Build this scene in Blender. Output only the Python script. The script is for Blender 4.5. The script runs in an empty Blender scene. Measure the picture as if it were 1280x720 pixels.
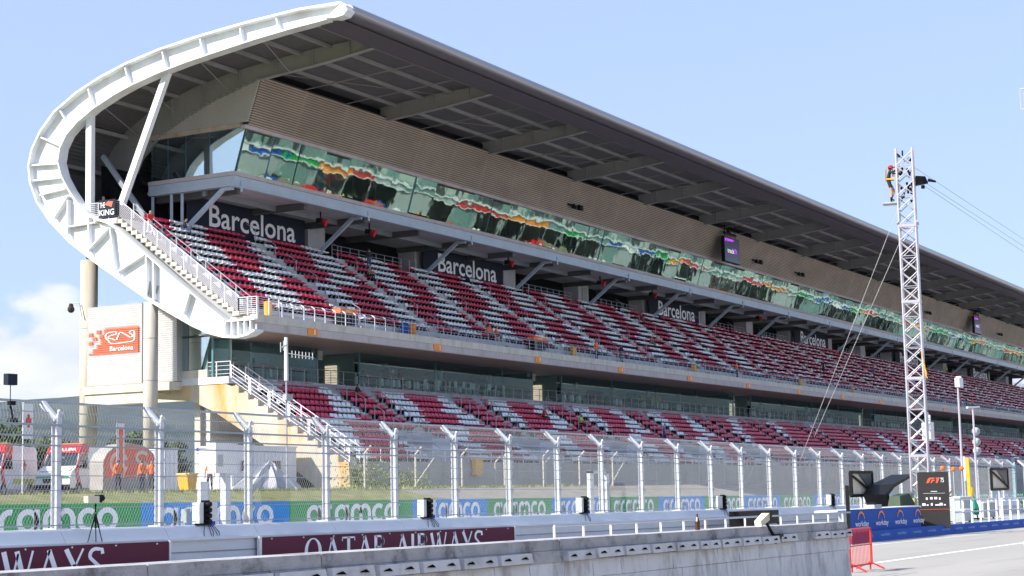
import bpy, bmesh, math, random
from mathutils import Vector, Matrix
random.seed(7)
R = math.radians
scn = bpy.context.scene
C = scn.collection

# ------------------------------------------------------------------ camera
def cam_axes(pitch, roll, yaw):
    p, r, a = R(pitch), R(roll), R(yaw)
    f = Vector((math.cos(p)*math.cos(a), math.cos(p)*math.sin(a), math.sin(p)))
    rt = Vector((math.sin(a), -math.cos(a), 0)); up = rt.cross(f)
    return f, rt*math.cos(r)-up*math.sin(r), up*math.cos(r)+rt*math.sin(r)
f_, r_, u_ = cam_axes(6.82, 1.25, 28.62)
cd = bpy.data.cameras.new('camera'); cam = bpy.data.objects.new('camera', cd); C.objects.link(cam)
M = Matrix.Identity(4)
for i in range(3):
    M[i][0], M[i][1], M[i][2] = r_[i], u_[i], -f_[i]
M[2][3] = 1.65
cam.matrix_world = M
cd.sensor_width = 36; cd.lens = 2150/1280*36; cd.clip_start = .1; cd.clip_end = 20000
scn.camera = cam

# ------------------------------------------------------------------ light
SUN_AZ, SUN_EL = 145.0, 37.5          # direction to the sun: degrees from +X towards +Y
sd = bpy.data.lights.new('sun', 'SUN'); sd.energy = 5.0; sd.angle = R(.5); sd.color = (1, .95, .87)
so = bpy.data.objects.new('sun', sd); C.objects.link(so)
sv = Vector((math.cos(R(SUN_EL))*math.cos(R(SUN_AZ)), math.cos(R(SUN_EL))*math.sin(R(SUN_AZ)), math.sin(R(SUN_EL))))
so.rotation_euler = (sv).to_track_quat('Z', 'Y').to_euler(); so.location = (0, 0, 100)
w = bpy.data.worlds.new('World'); scn.world = w; w.use_nodes = True
nt = w.node_tree; nt.nodes.clear(); N = nt.nodes.new; L = nt.links.new
out = N('ShaderNodeOutputWorld'); bg = N('ShaderNodeBackground'); bg.inputs[1].default_value = .15
sky = N('ShaderNodeTexSky'); sky.sky_type = 'NISHITA'; sky.sun_disc = False
sky.sun_elevation = R(SUN_EL); sky.sun_rotation = R(90-SUN_AZ); sky.air_density = 1.0; sky.dust_density = 1.2; sky.ozone_density = 2.2
tc = N('ShaderNodeTexCoord'); sx = N('ShaderNodeSeparateXYZ'); L(tc.outputs['Generated'], sx.inputs[0])
# cumulus low above the horizon
mp = N('ShaderNodeMapping'); mp.inputs['Scale'].default_value = (1, 1, 1.7); mp.inputs['Location'].default_value = (.35, .1, 0)
L(tc.outputs['Generated'], mp.inputs[0])
nz = N('ShaderNodeTexNoise'); nz.inputs['Scale'].default_value = 7.5; nz.inputs['Detail'].default_value = 9; nz.inputs['Roughness'].default_value = .52
L(mp.outputs[0], nz.inputs['Vector'])
lo = N('ShaderNodeMapRange'); lo.inputs['From Min'].default_value = .075; lo.inputs['From Max'].default_value = .155
lo.inputs['To Min'].default_value = .2; lo.inputs['To Max'].default_value = -.25; L(sx.outputs['Z'], lo.inputs['Value'])
ad = N('ShaderNodeMath'); ad.operation = 'ADD'; L(nz.outputs['Fac'], ad.inputs[0]); L(lo.outputs[0], ad.inputs[1])
ms = N('ShaderNodeMapRange'); ms.interpolation_type = 'SMOOTHSTEP'
ms.inputs['From Min'].default_value = .53; ms.inputs['From Max'].default_value = .60; L(ad.outputs[0], ms.inputs['Value'])
nz2 = N('ShaderNodeTexNoise'); nz2.inputs['Scale'].default_value = 16; nz2.inputs['Detail'].default_value = 6; L(mp.outputs[0], nz2.inputs['Vector'])
cr = N('ShaderNodeMapRange'); cr.inputs['From Min'].default_value = .3; cr.inputs['From Max'].default_value = .7
cr.inputs['To Min'].default_value = .0; cr.inputs['To Max'].default_value = 1; L(nz2.outputs['Fac'], cr.inputs['Value'])
cc = N('ShaderNodeMix'); cc.data_type = 'RGBA'; cc.inputs[6].default_value = (3.1, 3.4, 4.1, 1); cc.inputs[7].default_value = (4.9, 4.9, 5.0, 1)
L(cr.outputs[0], cc.inputs[0])
# a thin high veil that pales the blue everywhere
vl = N('ShaderNodeMix'); vl.data_type = 'RGBA'; vl.inputs[0].default_value = .72; vl.inputs[7].default_value = (2.25, 2.85, 4.35, 1)
L(sky.outputs[0], vl.inputs[6])
mx = N('ShaderNodeMix'); mx.data_type = 'RGBA'; L(ms.outputs[0], mx.inputs[0]); L(vl.outputs[2], mx.inputs[6]); L(cc.outputs[2], mx.inputs[7])
L(mx.outputs[2], bg.inputs[0]); L(bg.outputs[0], out.inputs[0])
scn.view_settings.view_transform = 'Standard'; scn.view_settings.look = 'None'
scn.view_settings.gamma = 1; scn.view_settings.exposure = .7
scn.cycles.max_bounces = 8; scn.cycles.transparent_max_bounces = 24; scn.cycles.diffuse_bounces = 3; scn.cycles.glossy_bounces = 3
scn.cycles.caustics_reflective = False; scn.cycles.caustics_refractive = False; scn.cycles.use_denoising = True

# ------------------------------------------------------------------ materials
MATS = {}
def pm(name, col, rough=.6, metal=0, var=.12, scale=2.0, bump=0, stain=None, stain_amt=.6, stretch=(1, 1, 1), emit=0, spec=.5, bscale=None, stain_scale=.6):
    if name in MATS: return MATS[name]
    m = bpy.data.materials.new(name); m.use_nodes = True
    t = m.node_tree; b = t.nodes['Principled BSDF']; n = t.nodes.new; l = t.links.new
    b.inputs['Roughness'].default_value = rough; b.inputs['Metallic'].default_value = metal; b.inputs['Specular IOR Level'].default_value = spec
    g = n('ShaderNodeNewGeometry'); mpn = n('ShaderNodeMapping'); mpn.inputs['Scale'].default_value = stretch; l(g.outputs['Position'], mpn.inputs[0])
    z = n('ShaderNodeTexNoise'); z.inputs['Scale'].default_value = scale; z.inputs['Detail'].default_value = 6; z.inputs['Roughness'].default_value = .6
    l(mpn.outputs[0], z.inputs['Vector'])
    mr = n('ShaderNodeMapRange'); mr.inputs['From Min'].default_value = .3; mr.inputs['From Max'].default_value = .7
    mr.inputs['To Min'].default_value = 1-var; mr.inputs['To Max'].default_value = 1+var; l(z.outputs['Fac'], mr.inputs['Value'])
    c = n('ShaderNodeMix'); c.data_type = 'RGBA'; c.blend_type = 'MULTIPLY'; c.inputs[0].default_value = 1; c.inputs[6].default_value = (*col, 1)
    l(mr.outputs[0], c.inputs[7]); last = c.outputs[2]
    if stain:
        z2 = n('ShaderNodeTexNoise'); z2.inputs['Scale'].default_value = stain_scale; z2.inputs['Detail'].default_value = 8; z2.inputs['Roughness'].default_value = .68
        l(mpn.outputs[0], z2.inputs['Vector'])
        m2 = n('ShaderNodeMapRange'); m2.interpolation_type = 'SMOOTHSTEP'; m2.inputs['From Min'].default_value = .47; m2.inputs['From Max'].default_value = .68
        m2.inputs['To Max'].default_value = stain_amt; l(z2.outputs['Fac'], m2.inputs['Value'])
        c2 = n('ShaderNodeMix'); c2.data_type = 'RGBA'; l(m2.outputs[0], c2.inputs[0]); l(last, c2.inputs[6]); c2.inputs[7].default_value = (*stain, 1); last = c2.outputs[2]
    l(last, b.inputs['Base Color'])
    if emit: l(last, b.inputs['Emission Color']); b.inputs['Emission Strength'].default_value = emit
    if bump:
        bp = n('ShaderNodeBump'); bp.inputs['Strength'].default_value = bump; bp.inputs['Distance'].default_value = .02
        z3 = n('ShaderNodeTexNoise'); z3.inputs['Scale'].default_value = bscale or scale*12; z3.inputs['Detail'].default_value = 4
        l(g.outputs['Position'], z3.inputs['Vector']); l(z3.outputs['Fac'], bp.inputs['Height']); l(bp.outputs[0], b.inputs['Normal'])
    MATS[name] = m; return m
def wave_mat(name, col, axis, scale, dist, rough=.5, dark=.6):
    m = pm(name, col, rough, 0, .1, 1.5); t = m.node_tree; n = t.nodes.new; l = t.links.new
    b = t.nodes['Principled BSDF']; g = n('ShaderNodeNewGeometry'); wv = n('ShaderNodeTexWave'); wv.bands_direction = axis
    wv.inputs['Scale'].default_value = scale; wv.inputs['Distortion'].default_value = 0; l(g.outputs['Position'], wv.inputs['Vector'])
    bp = n('ShaderNodeBump'); bp.inputs['Strength'].default_value = 1; bp.inputs['Distance'].default_value = dist
    l(wv.outputs['Fac'], bp.inputs['Height']); l(bp.outputs[0], b.inputs['Normal']); return m
def glass_mat(name, tint, refl, through, wob=.0, wscale=.6, rough=.02, span=.35):
    m = bpy.data.materials.new(name); m.use_nodes = True; t = m.node_tree; t.nodes.clear(); n = t.nodes.new; l = t.links.new
    o = n('ShaderNodeOutputMaterial'); gl = n('ShaderNodeBsdfGlossy'); gl.inputs['Color'].default_value = (*tint, 1); gl.inputs['Roughness'].default_value = rough
    tr = n('ShaderNodeBsdfTransparent'); tr.inputs['Color'].default_value = (*through, 1)
    lw = n('ShaderNodeLayerWeight'); lw.inputs['Blend'].default_value = .35
    mr = n('ShaderNodeMapRange'); mr.inputs['To Min'].default_value = refl; mr.inputs['To Max'].default_value = min(1, refl+span); l(lw.outputs['Fresnel'], mr.inputs['Value'])
    mxx = n('ShaderNodeMixShader'); l(mr.outputs[0], mxx.inputs[0]); l(tr.outputs[0], mxx.inputs[1]); l(gl.outputs[0], mxx.inputs[2]); l(mxx.outputs[0], o.inputs[0])
    if wob:
        g = n('ShaderNodeNewGeometry'); z = n('ShaderNodeTexNoise'); z.inputs['Scale'].default_value = wscale; z.inputs['Detail'].default_value = 1.5; l(g.outputs['Position'], z.inputs['Vector'])
        bp = n('ShaderNodeBump'); bp.inputs['Strength'].default_value = 1; bp.inputs['Distance'].default_value = wob; l(z.outputs['Fac'], bp.inputs['Height']); l(bp.outputs[0], gl.inputs['Normal'])
    MATS[name] = m; return m
K = dict(
 steel = pm('white_steel', (.78, .80, .82), .42, 0, .08, .8, stain=(.48, .44, .38), stain_amt=.4, stretch=(1, 1, .3)),
 steelgrey = pm('grey_painted_steel', (.24, .27, .30), .5, 0, .08, 1),
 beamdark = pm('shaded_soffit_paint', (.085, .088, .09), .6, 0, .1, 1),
 olive = pm('roof_girder_paint', (.29, .29, .28), .55, 0, .1, .8),
 beamblue = pm('pale_blue_beam_paint', (.42, .50, .58), .45, 0, .07, .7, stain=(.3, .32, .33), stain_amt=.3),
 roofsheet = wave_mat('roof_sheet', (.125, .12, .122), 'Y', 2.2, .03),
 fascia = pm('aluminium_fascia', (.30, .28, .28), .3, .7, .06, .4, stretch=(.2, 1, 1)),
 nosepanel = pm('fascia_panel', (.085, .075, .085), .45, 0, .06, .4),
 louvre = pm('tan_louvre', (.43, .345, .265), .55, 0, .16, .5, stretch=(.5, 1, 1), stain=(.33, .27, .21), stain_amt=.5),
 louvrew = pm('pale_grey_cladding', (.56, .54, .52), .5, 0, .06, .5),
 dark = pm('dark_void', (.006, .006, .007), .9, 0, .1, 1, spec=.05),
 conc = pm('concrete', (.42, .395, .345), .85, 0, .14, 1.2, .3, stain=(.20, .19, .17), stain_amt=.55, stretch=(1, 1, .4)),
 concd = pm('grey_terrace_concrete', (.46, .47, .50), .85, 0, .14, 1.2, .2, stain=(.3, .3, .31), stain_amt=.5),
 cream = pm('cream_concrete', (.58, .55, .48), .85, 0, .1, 1.5, .2, stain=(.40, .33, .22), stain_amt=.5, stretch=(1, 1, .3), stain_scale=1.6),
 pinkc = pm('pinkish_parapet_concrete', (.50, .45, .44), .85, 0, .09, .7, .2, stain=(.33, .28, .26), stain_amt=.5, stretch=(1, 1, .25), stain_scale=1.3),
 yellowc = pm('yellow_stained_concrete', (.52, .47, .38), .85, 0, .2, 2.2, .3, stain=(.55, .29, .04), stain_amt=1.0, stretch=(1, 1, .3), stain_scale=.55),
 column = pm('weathered_column_concrete', (.50, .47, .41), .85, 0, .12, 1.2, .3, stain=(.36, .27, .17), stain_amt=.55, stretch=(1, 1, .15), stain_scale=1.1),
 red = pm('red_seat_plastic', (.56, .014, .07), .4, 0, .2, .9, stain=(.62, .09, .17), stain_amt=.5, stain_scale=2),
 white = pm('white_seat_plastic', (.80, .82, .85), .4, 0, .10, .9, stain=(.6, .6, .6), stain_amt=.4, stain_scale=1.7),
 paint = pm('white_paint', (.78, .78, .78), .45, 0, .06, 1.5, stain=(.5, .48, .44), stain_amt=.3),
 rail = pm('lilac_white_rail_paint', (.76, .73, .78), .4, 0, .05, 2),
 railg = pm('galvanised_and_shaded_rail', (.40, .43, .48), .45, .3, .08, 2),
 navy = pm('navy_banner', (.006, .012, .03), .9, 0, .1, .7),
 letter = pm('banner_lettering', (.86, .88, .92), .6, 0, .03, 2),
 clad = pm('white_cladding', (.84, .82, .83), .4, 0, .04, .6),
 orange = pm('orange_plate', (.85, .25, .01), .5, 0, .06, 2),
 signred = pm('orange_red_print', (.78, .13, .06), .5, 0, .05, 2),
 glassU = glass_mat('green_tinted_glass', (.74, .91, .83), .36, (.82, .94, .88), .0045, .75),
 glassE = glass_mat('end_glass', (.80, .94, .98), .45, (.55, .72, .74), .004, .5),
 glassL = glass_mat('lounge_glass', (.45, .52, .54), .03, (.80, .90, .90), .006, .5, span=.08),
 mull = pm('teal_mullion', (.10, .22, .24), .4, 0, .08, 2),
 interior = pm('teal_interior_wall', (.16, .26, .25), .7, 0, .15, .5),
 intlight = pm('pale_interior_wall', (.40, .46, .42), .7, 0, .12, .5),
 intnavy = pm('navy_interior_wall', (.02, .025, .08), .7, 0, .2, .5),
 floorm = pm('interior_floor', (.06, .06, .06), .7, 0, .2, .6),
 blk = pm('black_plastic', (.008, .008, .009), .5, 0, .2, 4, spec=.15),
 galv = pm('galvanised_wire', (.34, .35, .36), .6, 0, .1, 3),
 cable = pm('steel_cable', (.36, .38, .41), .4, .5, .1, 3),
 post = pm('fence_post_paint', (.62, .64, .68), .4, 0, .08, 3, stain=(.42, .42, .40), stain_amt=.4),
 wall = pm('white_wall_paint', (.66, .68, .72), .7, 0, .06, .8, .15, stain=(.48, .48, .50), stain_amt=.4, stretch=(.5, 1, 1)),
 pit = pm('dirty_white_concrete', (.72, .72, .74), .8, 0, .08, 2.5, .35, stain=(.33, .31, .32), stain_amt=.75, stretch=(1.2, 1, .5), stain_scale=1.9),
 pitcap = pm('mossy_wall_cap', (.42, .41, .42), .85, 0, .16, 5, .5, stain=(.13, .125, .135), stain_amt=.9, stretch=(1, 1, 1.2), stain_scale=2.4),
 pitbox = pm('slotted_box_plastic', (.62, .62, .65), .6, 0, .08, 3, 0, stain=(.3, .28, .27), stain_amt=.5, stain_scale=2),
 maroon = pm('maroon_vinyl', (.10, .006, .03), .75, 0, .08, .8),
 green = pm('green_vinyl', (.0, .34, .07), .75, 0, .05, .8),
 blue = pm('blue_vinyl', (.0, .29, .78), .75, 0, .05, .8),
 wblue = pm('royal_blue_vinyl', (.0, .075, .40), .75, 0, .08, .8),
 tarmac = pm('sunbleached_tarmac', (.36, .34, .31), .9, 0, .10, .12, .35, stain=(.27, .255, .24), stain_amt=.6, stretch=(.15, 1, 1), bscale=30),
 line = pm('white_line_paint', (.75, .74, .70), .7, 0, .12, 3),
 grass = pm('dry_grass', (.16, .17, .05), .95, 0, .4, 1.5, .8, stain=(.27, .24, .11), stain_amt=.8, bscale=25),
 gravel = pm('pale_gravel', (.24, .22, .19), .95, 0, .2, 1.5, .6, bscale=30),
 leaf = pm('leaf_green', (.085, .14, .022), .7, 0, .5, 2.5),
 leafd = pm('dark_leaf_green', (.035, .07, .02), .7, 0, .5, 2.5),
 bark = pm('bark', (.12, .09, .06), .9, 0, .3, 6, .6),
 ared = pm('ambulance_red', (.62, .01, .02), .3, 0, .04, 2),
 awhite = pm('vehicle_white', (.74, .74, .76), .25, 0, .03, 2),
 yellow = pm('yellow_plastic', (.80, .42, .02), .45, 0, .1, 2),
 hiviz = pm('hi_vis_orange', (.90, .16, .02), .7, 0, .1, 6),
 hivizy = pm('hi_vis_yellow', (.55, .80, .02), .7, 0, .1, 6),
 tyre = pm('tyre', (.02, .02, .02), .8, 0, .1, 3),
 wind = pm('dark_window_glass', (.02, .03, .035), .08, 0, .1, 1, spec=.9),
 beige = pm('beige_housing', (.66, .60, .46), .55, 0, .08, 3),
 greybox = pm('grey_housing', (.38, .41, .42), .5, 0, .1, 3),
 boardd = pm('charcoal_board', (.035, .032, .03), .9, 0, .08, 1.5),
 bred = pm('barrier_red', (.62, .03, .025), .4, 0, .08, 3),
 truss = pm('aluminium_truss', (.52, .50, .54), .35, .3, .06, 3),
 skin = pm('skin', (.45, .25, .17), .6, 0, .06, 8),
 jeans = pm('denim', (.04, .08, .20), .8, 0, .2, 10),
 hairm = pm('dark_hair', (.02, .014, .01), .7, 0, .2, 10),
 tarp = pm('grey_white_tarpaulin', (.40, .40, .42), .6, 0, .1, 2),
 mountain = pm('wooded_mountainside', (.035, .055, .055), .95, 0, .35, .006, stain=(.09, .09, .07), stain_amt=.6, stain_scale=.004),
 purple = pm('screen_purple', (.45, .03, .8), .5, 0, .1, 3, emit=1.2),
 screenw = pm('screen_white', (.8, .8, .85), .5, 0, .05, 3, emit=.5),
)
# ------------------------------------------------------------------ mesh builder
class MB:
    def __init__(s): s.v = []; s.f = []; s.m = []
    def add(s, vs, fs, mi=0):
        b = len(s.v); s.v += [tuple(x) for x in vs]; s.f += [tuple(b+i for i in f) for f in fs]; s.m += [mi]*len(fs); return s
    def box(s, x0, x1, y0, y1, z0, z1, mi=0):
        return s.hexa([(x0, y0, z0), (x1, y0, z0), (x1, y1, z0), (x0, y1, z0), (x0, y0, z1), (x1, y0, z1), (x1, y1, z1), (x0, y1, z1)], mi)
    def hexa(s, p, mi=0):
        return s.add(p, [(0, 3, 2, 1), (4, 5, 6, 7), (0, 1, 5, 4), (1, 2, 6, 5), (2, 3, 7, 6), (3, 0, 4, 7)], mi)
    def bar(s, a, b, w, h=None, up=(0, 0, 1), mi=0):
        a = Vector(a); b = Vector(b); h = h or w; d = (b-a)
        if d.length < 1e-6: return s
        d.normalize(); u = Vector(up)
        if abs(d.dot(u)) > .98: u = Vector((0, 1, 0)) if abs(d.y) < .9 else Vector((1, 0, 0))
        r = d.cross(u).normalized(); u = r.cross(d).normalized(); r *= w/2; u *= h/2
        return s.hexa([a-r-u, a+r-u, b+r-u, b-r-u, a-r+u, a+r+u, b+r+u, b-r+u], mi)
    def tube(s, a, b, r, r2=None, n=8, mi=0, cap=True):
        a = Vector(a); b = Vector(b); r2 = r if r2 is None else r2; d = (b-a).normalized()
        u = Vector((0, 0, 1)) if abs(d.z) < .9 else Vector((1, 0, 0)); x = d.cross(u).normalized(); y = x.cross(d)
        vs = []
        for P, rr in ((a, r), (b, r2)):
            for i in range(n):
                t = 2*math.pi*i/n; vs.append(P+(x*math.cos(t)+y*math.sin(t))*rr)
        fs = [(i, (i+1) % n, n+(i+1) % n, n+i) for i in range(n)]
        if cap: fs += [tuple(range(n-1, -1, -1)), tuple(range(n, 2*n))]
        return s.add(vs, fs, mi)
    def poly_tube(s, pts, r, n=6, mi=0):
        for a, b in zip(pts, pts[1:]): s.tube(a, b, r, n=n, mi=mi)
        return s
    def prism_x(s, prof, x0, x1, mi=0, caps=True):   # profile of (y,z) extruded along x
        n = len(prof); vs = [(x0, y, z) for y, z in prof]+[(x1, y, z) for y, z in prof]
        fs = [(i, (i+1) % n, n+(i+1) % n, n+i) for i in range(n)]
        if caps: fs += [tuple(range(n-1, -1, -1)), tuple(range(n, 2*n))]
        return s.add(vs, fs, mi)
    def sheet(s, prof, x0, x1, mi=0):                 # open profile
        n = len(prof); vs = [(x0, y, z) for y, z in prof]+[(x1, y, z) for y, z in prof]
        return s.add(vs, [(i, i+1, n+i+1, n+i) for i in range(n-1)], mi)
    def cyl(s, c, r, h, n=16, mi=0, r2=None): return s.tube(c, (c[0], c[1], c[2]+h), r, r2, n, mi)
    def ball(s, c, r, n=8, mi=0, sc=(1, 1, 1)):
        vs = []; fs = []
        for j in range(n//2+1):
            p = math.pi*j/(n//2)
            for i in range(n): t = 2*math.pi*i/n; vs.append((c[0]+r*sc[0]*math.sin(p)*math.cos(t), c[1]+r*sc[1]*math.sin(p)*math.sin(t), c[2]+r*sc[2]*math.cos(p)))
        for j in range(n//2):
            for i in range(n): fs.append((j*n+i, (j+1)*n+i, (j+1)*n+(i+1) % n, j*n+(i+1) % n))
        return s.add(vs, fs, mi)
    def mesh(s, name, mats):
        me = bpy.data.meshes.new(name); me.from_pydata(s.v, [], s.f)
        for m in (mats if isinstance(mats, (list, tuple)) else [mats]): me.materials.append(K[m] if isinstance(m, str) else m)
        if any(s.m): me.polygons.foreach_set('material_index', s.m)
        me.update(); return me
    def obj(s, name, mats, parent=None, smooth=False, kind=None, loc=None, label=None):
        me = s.mesh(name, mats)
        if smooth:
            me.polygons.foreach_set('use_smooth', [True]*len(me.polygons))
        return link(name, me, parent, kind, loc, label)
def link(name, me, parent=None, kind=None, loc=None, label=None, rot=None):
    o = bpy.data.objects.new(name, me); C.objects.link(o)
    if parent is not None: o.parent = parent
    if kind: o['kind'] = kind
    if loc is not None: o.location = loc
    if rot is not None: o.rotation_euler = rot
    if label: o['label'] = label
    return o
def thing(name, label, cat, loc=(0, 0, 0), rz=0, group=None):
    o = bpy.data.objects.new(name, None); C.objects.link(o); o.location = loc; o.rotation_euler = (0, 0, rz)
    o['label'] = label; o['category'] = cat
    if group: o['group'] = group
    return o
def tag(o, label, cat, group=None):
    o['label'] = label; o['category'] = cat
    if group: o['group'] = group
    return o
def dup(root, loc, rz=None, label=None):
    r = root.copy(); C.objects.link(r); r.location = loc
    if rz is not None: r.rotation_euler = (0, 0, rz)
    if label: r['label'] = label
    for ch in list(root.children):
        c = ch.copy(); C.objects.link(c); c.parent = r
        for g2 in ch.children:
            d = g2.copy(); C.objects.link(d); d.parent = c
    return r
_tx = {}
def text_geo(body):
    if body in _tx: return _tx[body]
    cu = bpy.data.curves.new('lettering', 'FONT'); cu.body = body; cu.size = 1; cu.resolution_u = 3; cu.offset = .012
    o = bpy.data.objects.new('lettering', cu); me = bpy.data.meshes.new_from_object(o)
    vs = [v.co.copy() for v in me.vertices]; fs = [tuple(p.vertices) for p in me.polygons]
    xs = [v.x for v in vs]; ys = [v.y for v in vs]; x0, x1, y0, y1 = min(xs), max(xs), min(ys), max(ys)
    _tx[body] = ([((v.x-x0)/(x1-x0), (v.y-y0)/(y1-y0)) for v in vs], fs, (x1-x0)/(y1-y0))
    bpy.data.objects.remove(o); bpy.data.meshes.remove(me); bpy.data.curves.remove(cu)
    return _tx[body]
def put_text(mb, body, o, u, v, wdt, hgt, mi=0):      # lower-left corner o, unit axes u, v
    vs, fs, _ = text_geo(body); o = Vector(o); u = Vector(u); v = Vector(v)
    mb.add([o+u*(a*wdt)+v*(b*hgt) for a, b in vs], fs, mi); return mb
def stroke(mb, pts, w, o, u, v, s, mi=0, closed=False, off=0):
    """thick polyline in the plane (u,v)"""
    o = Vector(o); u = Vector(u); v = Vector(v); n = u.cross(v)
    P = [Vector((a, b)) for a, b in pts]; m = len(P); Lh = []; Rh = []
    for i in range(m):
        a = P[(i-1) % m] if (closed or i > 0) else P[i]; b = P[(i+1) % m] if (closed or i < m-1) else P[i]
        d = (b-a); d = d/d.length if d.length else Vector((1, 0)); nn = Vector((-d.y, d.x))*w/2
        Lh.append(P[i]+nn); Rh.append(P[i]-nn)
    vs = [o+u*(p.x*s[0])+v*(p.y*s[1])+n*off for p in Lh+Rh]
    k = m if closed else m-1
    mb.add(vs, [(i, m+i, m+(i+1) % m, (i+1) % m) for i in range(k)], mi); return mb
def arc(cx, cy, rx, ry, a0, a1, n=14): return [(cx+rx*math.cos(R(a0+(a1-a0)*i/n)), cy+ry*math.sin(R(a0+(a1-a0)*i/n))) for i in range(n+1)]

def g(x): return .13-.0062*max(-60, min(400, x))
def zt(x): return 1.0-.0069*(max(-20, min(280, x))-33)
# ------------------------------------------------------------------ ground
XS = [-5000, -60, 400, 6000]
def strip(name, mat, y0, y1, f0, f1, xs=XS, dz=0, kind='structure'):
    mb = MB(); n = len(xs)
    vs = [(x, y0, f0(x)+dz) for x in xs]+[(x, y1, f1(x)+dz) for x in xs]
    mb.add(vs, [(i, i+1, n+i+1, n+i) for i in range(n-1)]); return mb.obj(name, mat, kind=kind)
strip('track', 'tarmac', -3000, 33.6, g, g)
XG = [-5000, -60]+list(range(-50, 73, 10))+[72]
strip('grass_verge', 'grass', 33.6, 46, g, lambda x: 2.0, XG)
strip('gravel_bank', 'gravel', 33.6, 46, g, lambda x: 2.0, list(range(72, 402, 10))+[400, 6000])
strip('ground', 'grass', 46, 9000, lambda x: 2.0, lambda x: 2.0)
strip('service_road', 'gravel', 51.0, 67, lambda x: 2.0, lambda x: 2.0, [-400, 84.4], .004)
strip('paved_apron', 'gravel', 46.0, 84, lambda x: 2.0, lambda x: 2.0, [84.4, 345], .004)
# painted lines
def line(x0, y0, x1, y1, wd, dz=.004):
    d = Vector((x1-x0, y1-y0, 0)).normalized(); p = Vector((-d.y, d.x, 0))*wd/2
    q = [(x0-p.x, y0-p.y), (x1-p.x, y1-p.y), (x1+p.x, y1+p.y), (x0+p.x, y0+p.y)]
    MB().add([(a, b, g(a)+dz) for a, b in q], [(0, 1, 2, 3)]).obj('painted_line', 'line', kind='structure')
line(9, 11.75, 118, 12.6, .2); line(27, 5.6, 56.5, 12.28, .32); line(20, 16.4, 160, 16.4, .12); line(30, 29.9, 200, 29.9, .15)
# grass tufts
mb = MB(); rg = random.Random(3)
for i in range(9000):
    x = rg.uniform(52, 95); y = rg.uniform(45.8, 56.6); h = rg.uniform(.05, .22); a = rg.uniform(0, 6.28); z = 2.0 if y > 46 else 1.99
    dx, dy = .03*math.cos(a), .03*math.sin(a)
    mb.add([(x-dx, y-dy, z), (x+dx, y+dy, z), (x+rg.uniform(-.06, .06), y+rg.uniform(-.06, .06), z+h)], [(0, 1, 2)])
mb.obj('grass_tufts', pm('straw_grass', (.22, .24, .07), .9, 0, .5, 2), kind='stuff')
# mountain ridge
mb = MB(); rg = random.Random(5); NX, NY = 150, 26
ph = [rg.uniform(0, 6.28) for _ in range(20)]
def mz(u, t):
    X = -2500+9500*u
    key = [(-2500, 60), (500, 120), (1900, 95), (2300, 150), (2560, 204), (2680, 192), (2900, 206), (3100, 170), (3600, 205), (4600, 150), (7000, 90)]
    for (a, ha), (b, hb) in zip(key, key[1:]):
        if a <= X <= b: q = (X-a)/(b-a); h = ha+(hb-ha)*(q*q*(3-2*q)); break
    else: h = 80
    h += 7*math.sin(X/70+ph[0])+4*math.sin(X/31+ph[1])+2.5*math.sin(X/13+ph[2])
    s = math.sin(min(1, t*1.25)*math.pi/2)
    return h*s*(1+.10*math.sin(X/90+t*7+ph[3])*(1-t))+6*math.sin(X/40+t*22)*t*(1-t)*2
vs = []
for j in range(NY):
    t = j/(NY-1)
    for i in range(NX):
        u = i/(NX-1); vs.append((-2500+9500*u, 1500+1000*t, 1.9+mz(u, t)))
mb.add(vs, [(j*NX+i, j*NX+i+1, (j+1)*NX+i+1, (j+1)*NX+i) for j in range(NY-1) for i in range(NX-1)])
mb.obj('mountain', 'mountain', kind='structure', smooth=True)

# ------------------------------------------------------------------ grandstand
GS = thing('grandstand', 'long two-tier racing grandstand with red and white seats under a curved cantilever roof', 'grandstand', (0, 0, 0))
X1 = 342.0
OUT = [(55.57, 30.43), (58.56, 30.5), (61.81, 30.33), (64.24, 30.15), (66.72, 29.92), (69.26, 29.60), (71.86, 29.10), (74.04, 28.50), (76.05, 27.75), (77.9, 26.75), (79.1, 25.6), (79.8, 24.5), (80.06, 23.52), (79.9, 22.4), (79.3, 21.1), (78.15, 19.7), (76.5, 18.25), (74.4, 16.8), (72.62, 15.7), (70.61, 14.45), (69.4, 13.72), (67.95, 12.95), (66.5, 12.2), (65.3, 11.7), (64.28, 11.42), (63.27, 11.33), (62.5, 11.43), (61.95, 11.67)]
INN = [(56.6, 29.72), (59.44, 29.52), (61.82, 29.29), (65.04, 28.9), (67.16, 28.62), (69.26, 28.27), (71.39, 27.80), (72.96, 27.33), (74.69, 26.66), (76.03, 25.95), (76.98, 25.2), (77.5, 24.4), (77.68, 23.5), (77.35, 22.5), (76.7, 21.5), (75.95, 20.6), (75.09, 19.82), (74.42, 19.4), (73.4, 19.05), (72.57, 18.56), (70.3, 16.8), (68.27, 15.24), (65.67, 13.35), (64.22, 12.3)]
def roofz(y):
    for (a, za), (b, zb) in zip(OUT[:13], OUT[1:13]):
        if a <= y <= b: return za+(zb-za)*(y-a)/(b-a)
    return 24.
def offset(prof, d):
    o = []
    for i, p in enumerate(prof):
        a = prof[max(0, i-1)]; b = prof[min(len(prof)-1, i+1)]; t = Vector((b[0]-a[0], b[1]-a[1])).normalized()
        o.append((p[0]+t.y*d, p[1]-t.x*d))
    return o
# roof sheet
rp = OUT[:18]; ru = offset(rp, -.0); rl = offset(rp, .16)
MB().prism_x(list(ru)+list(reversed(rl)), 82.3, X1).obj('roof', 'roofsheet', GS)
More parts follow.
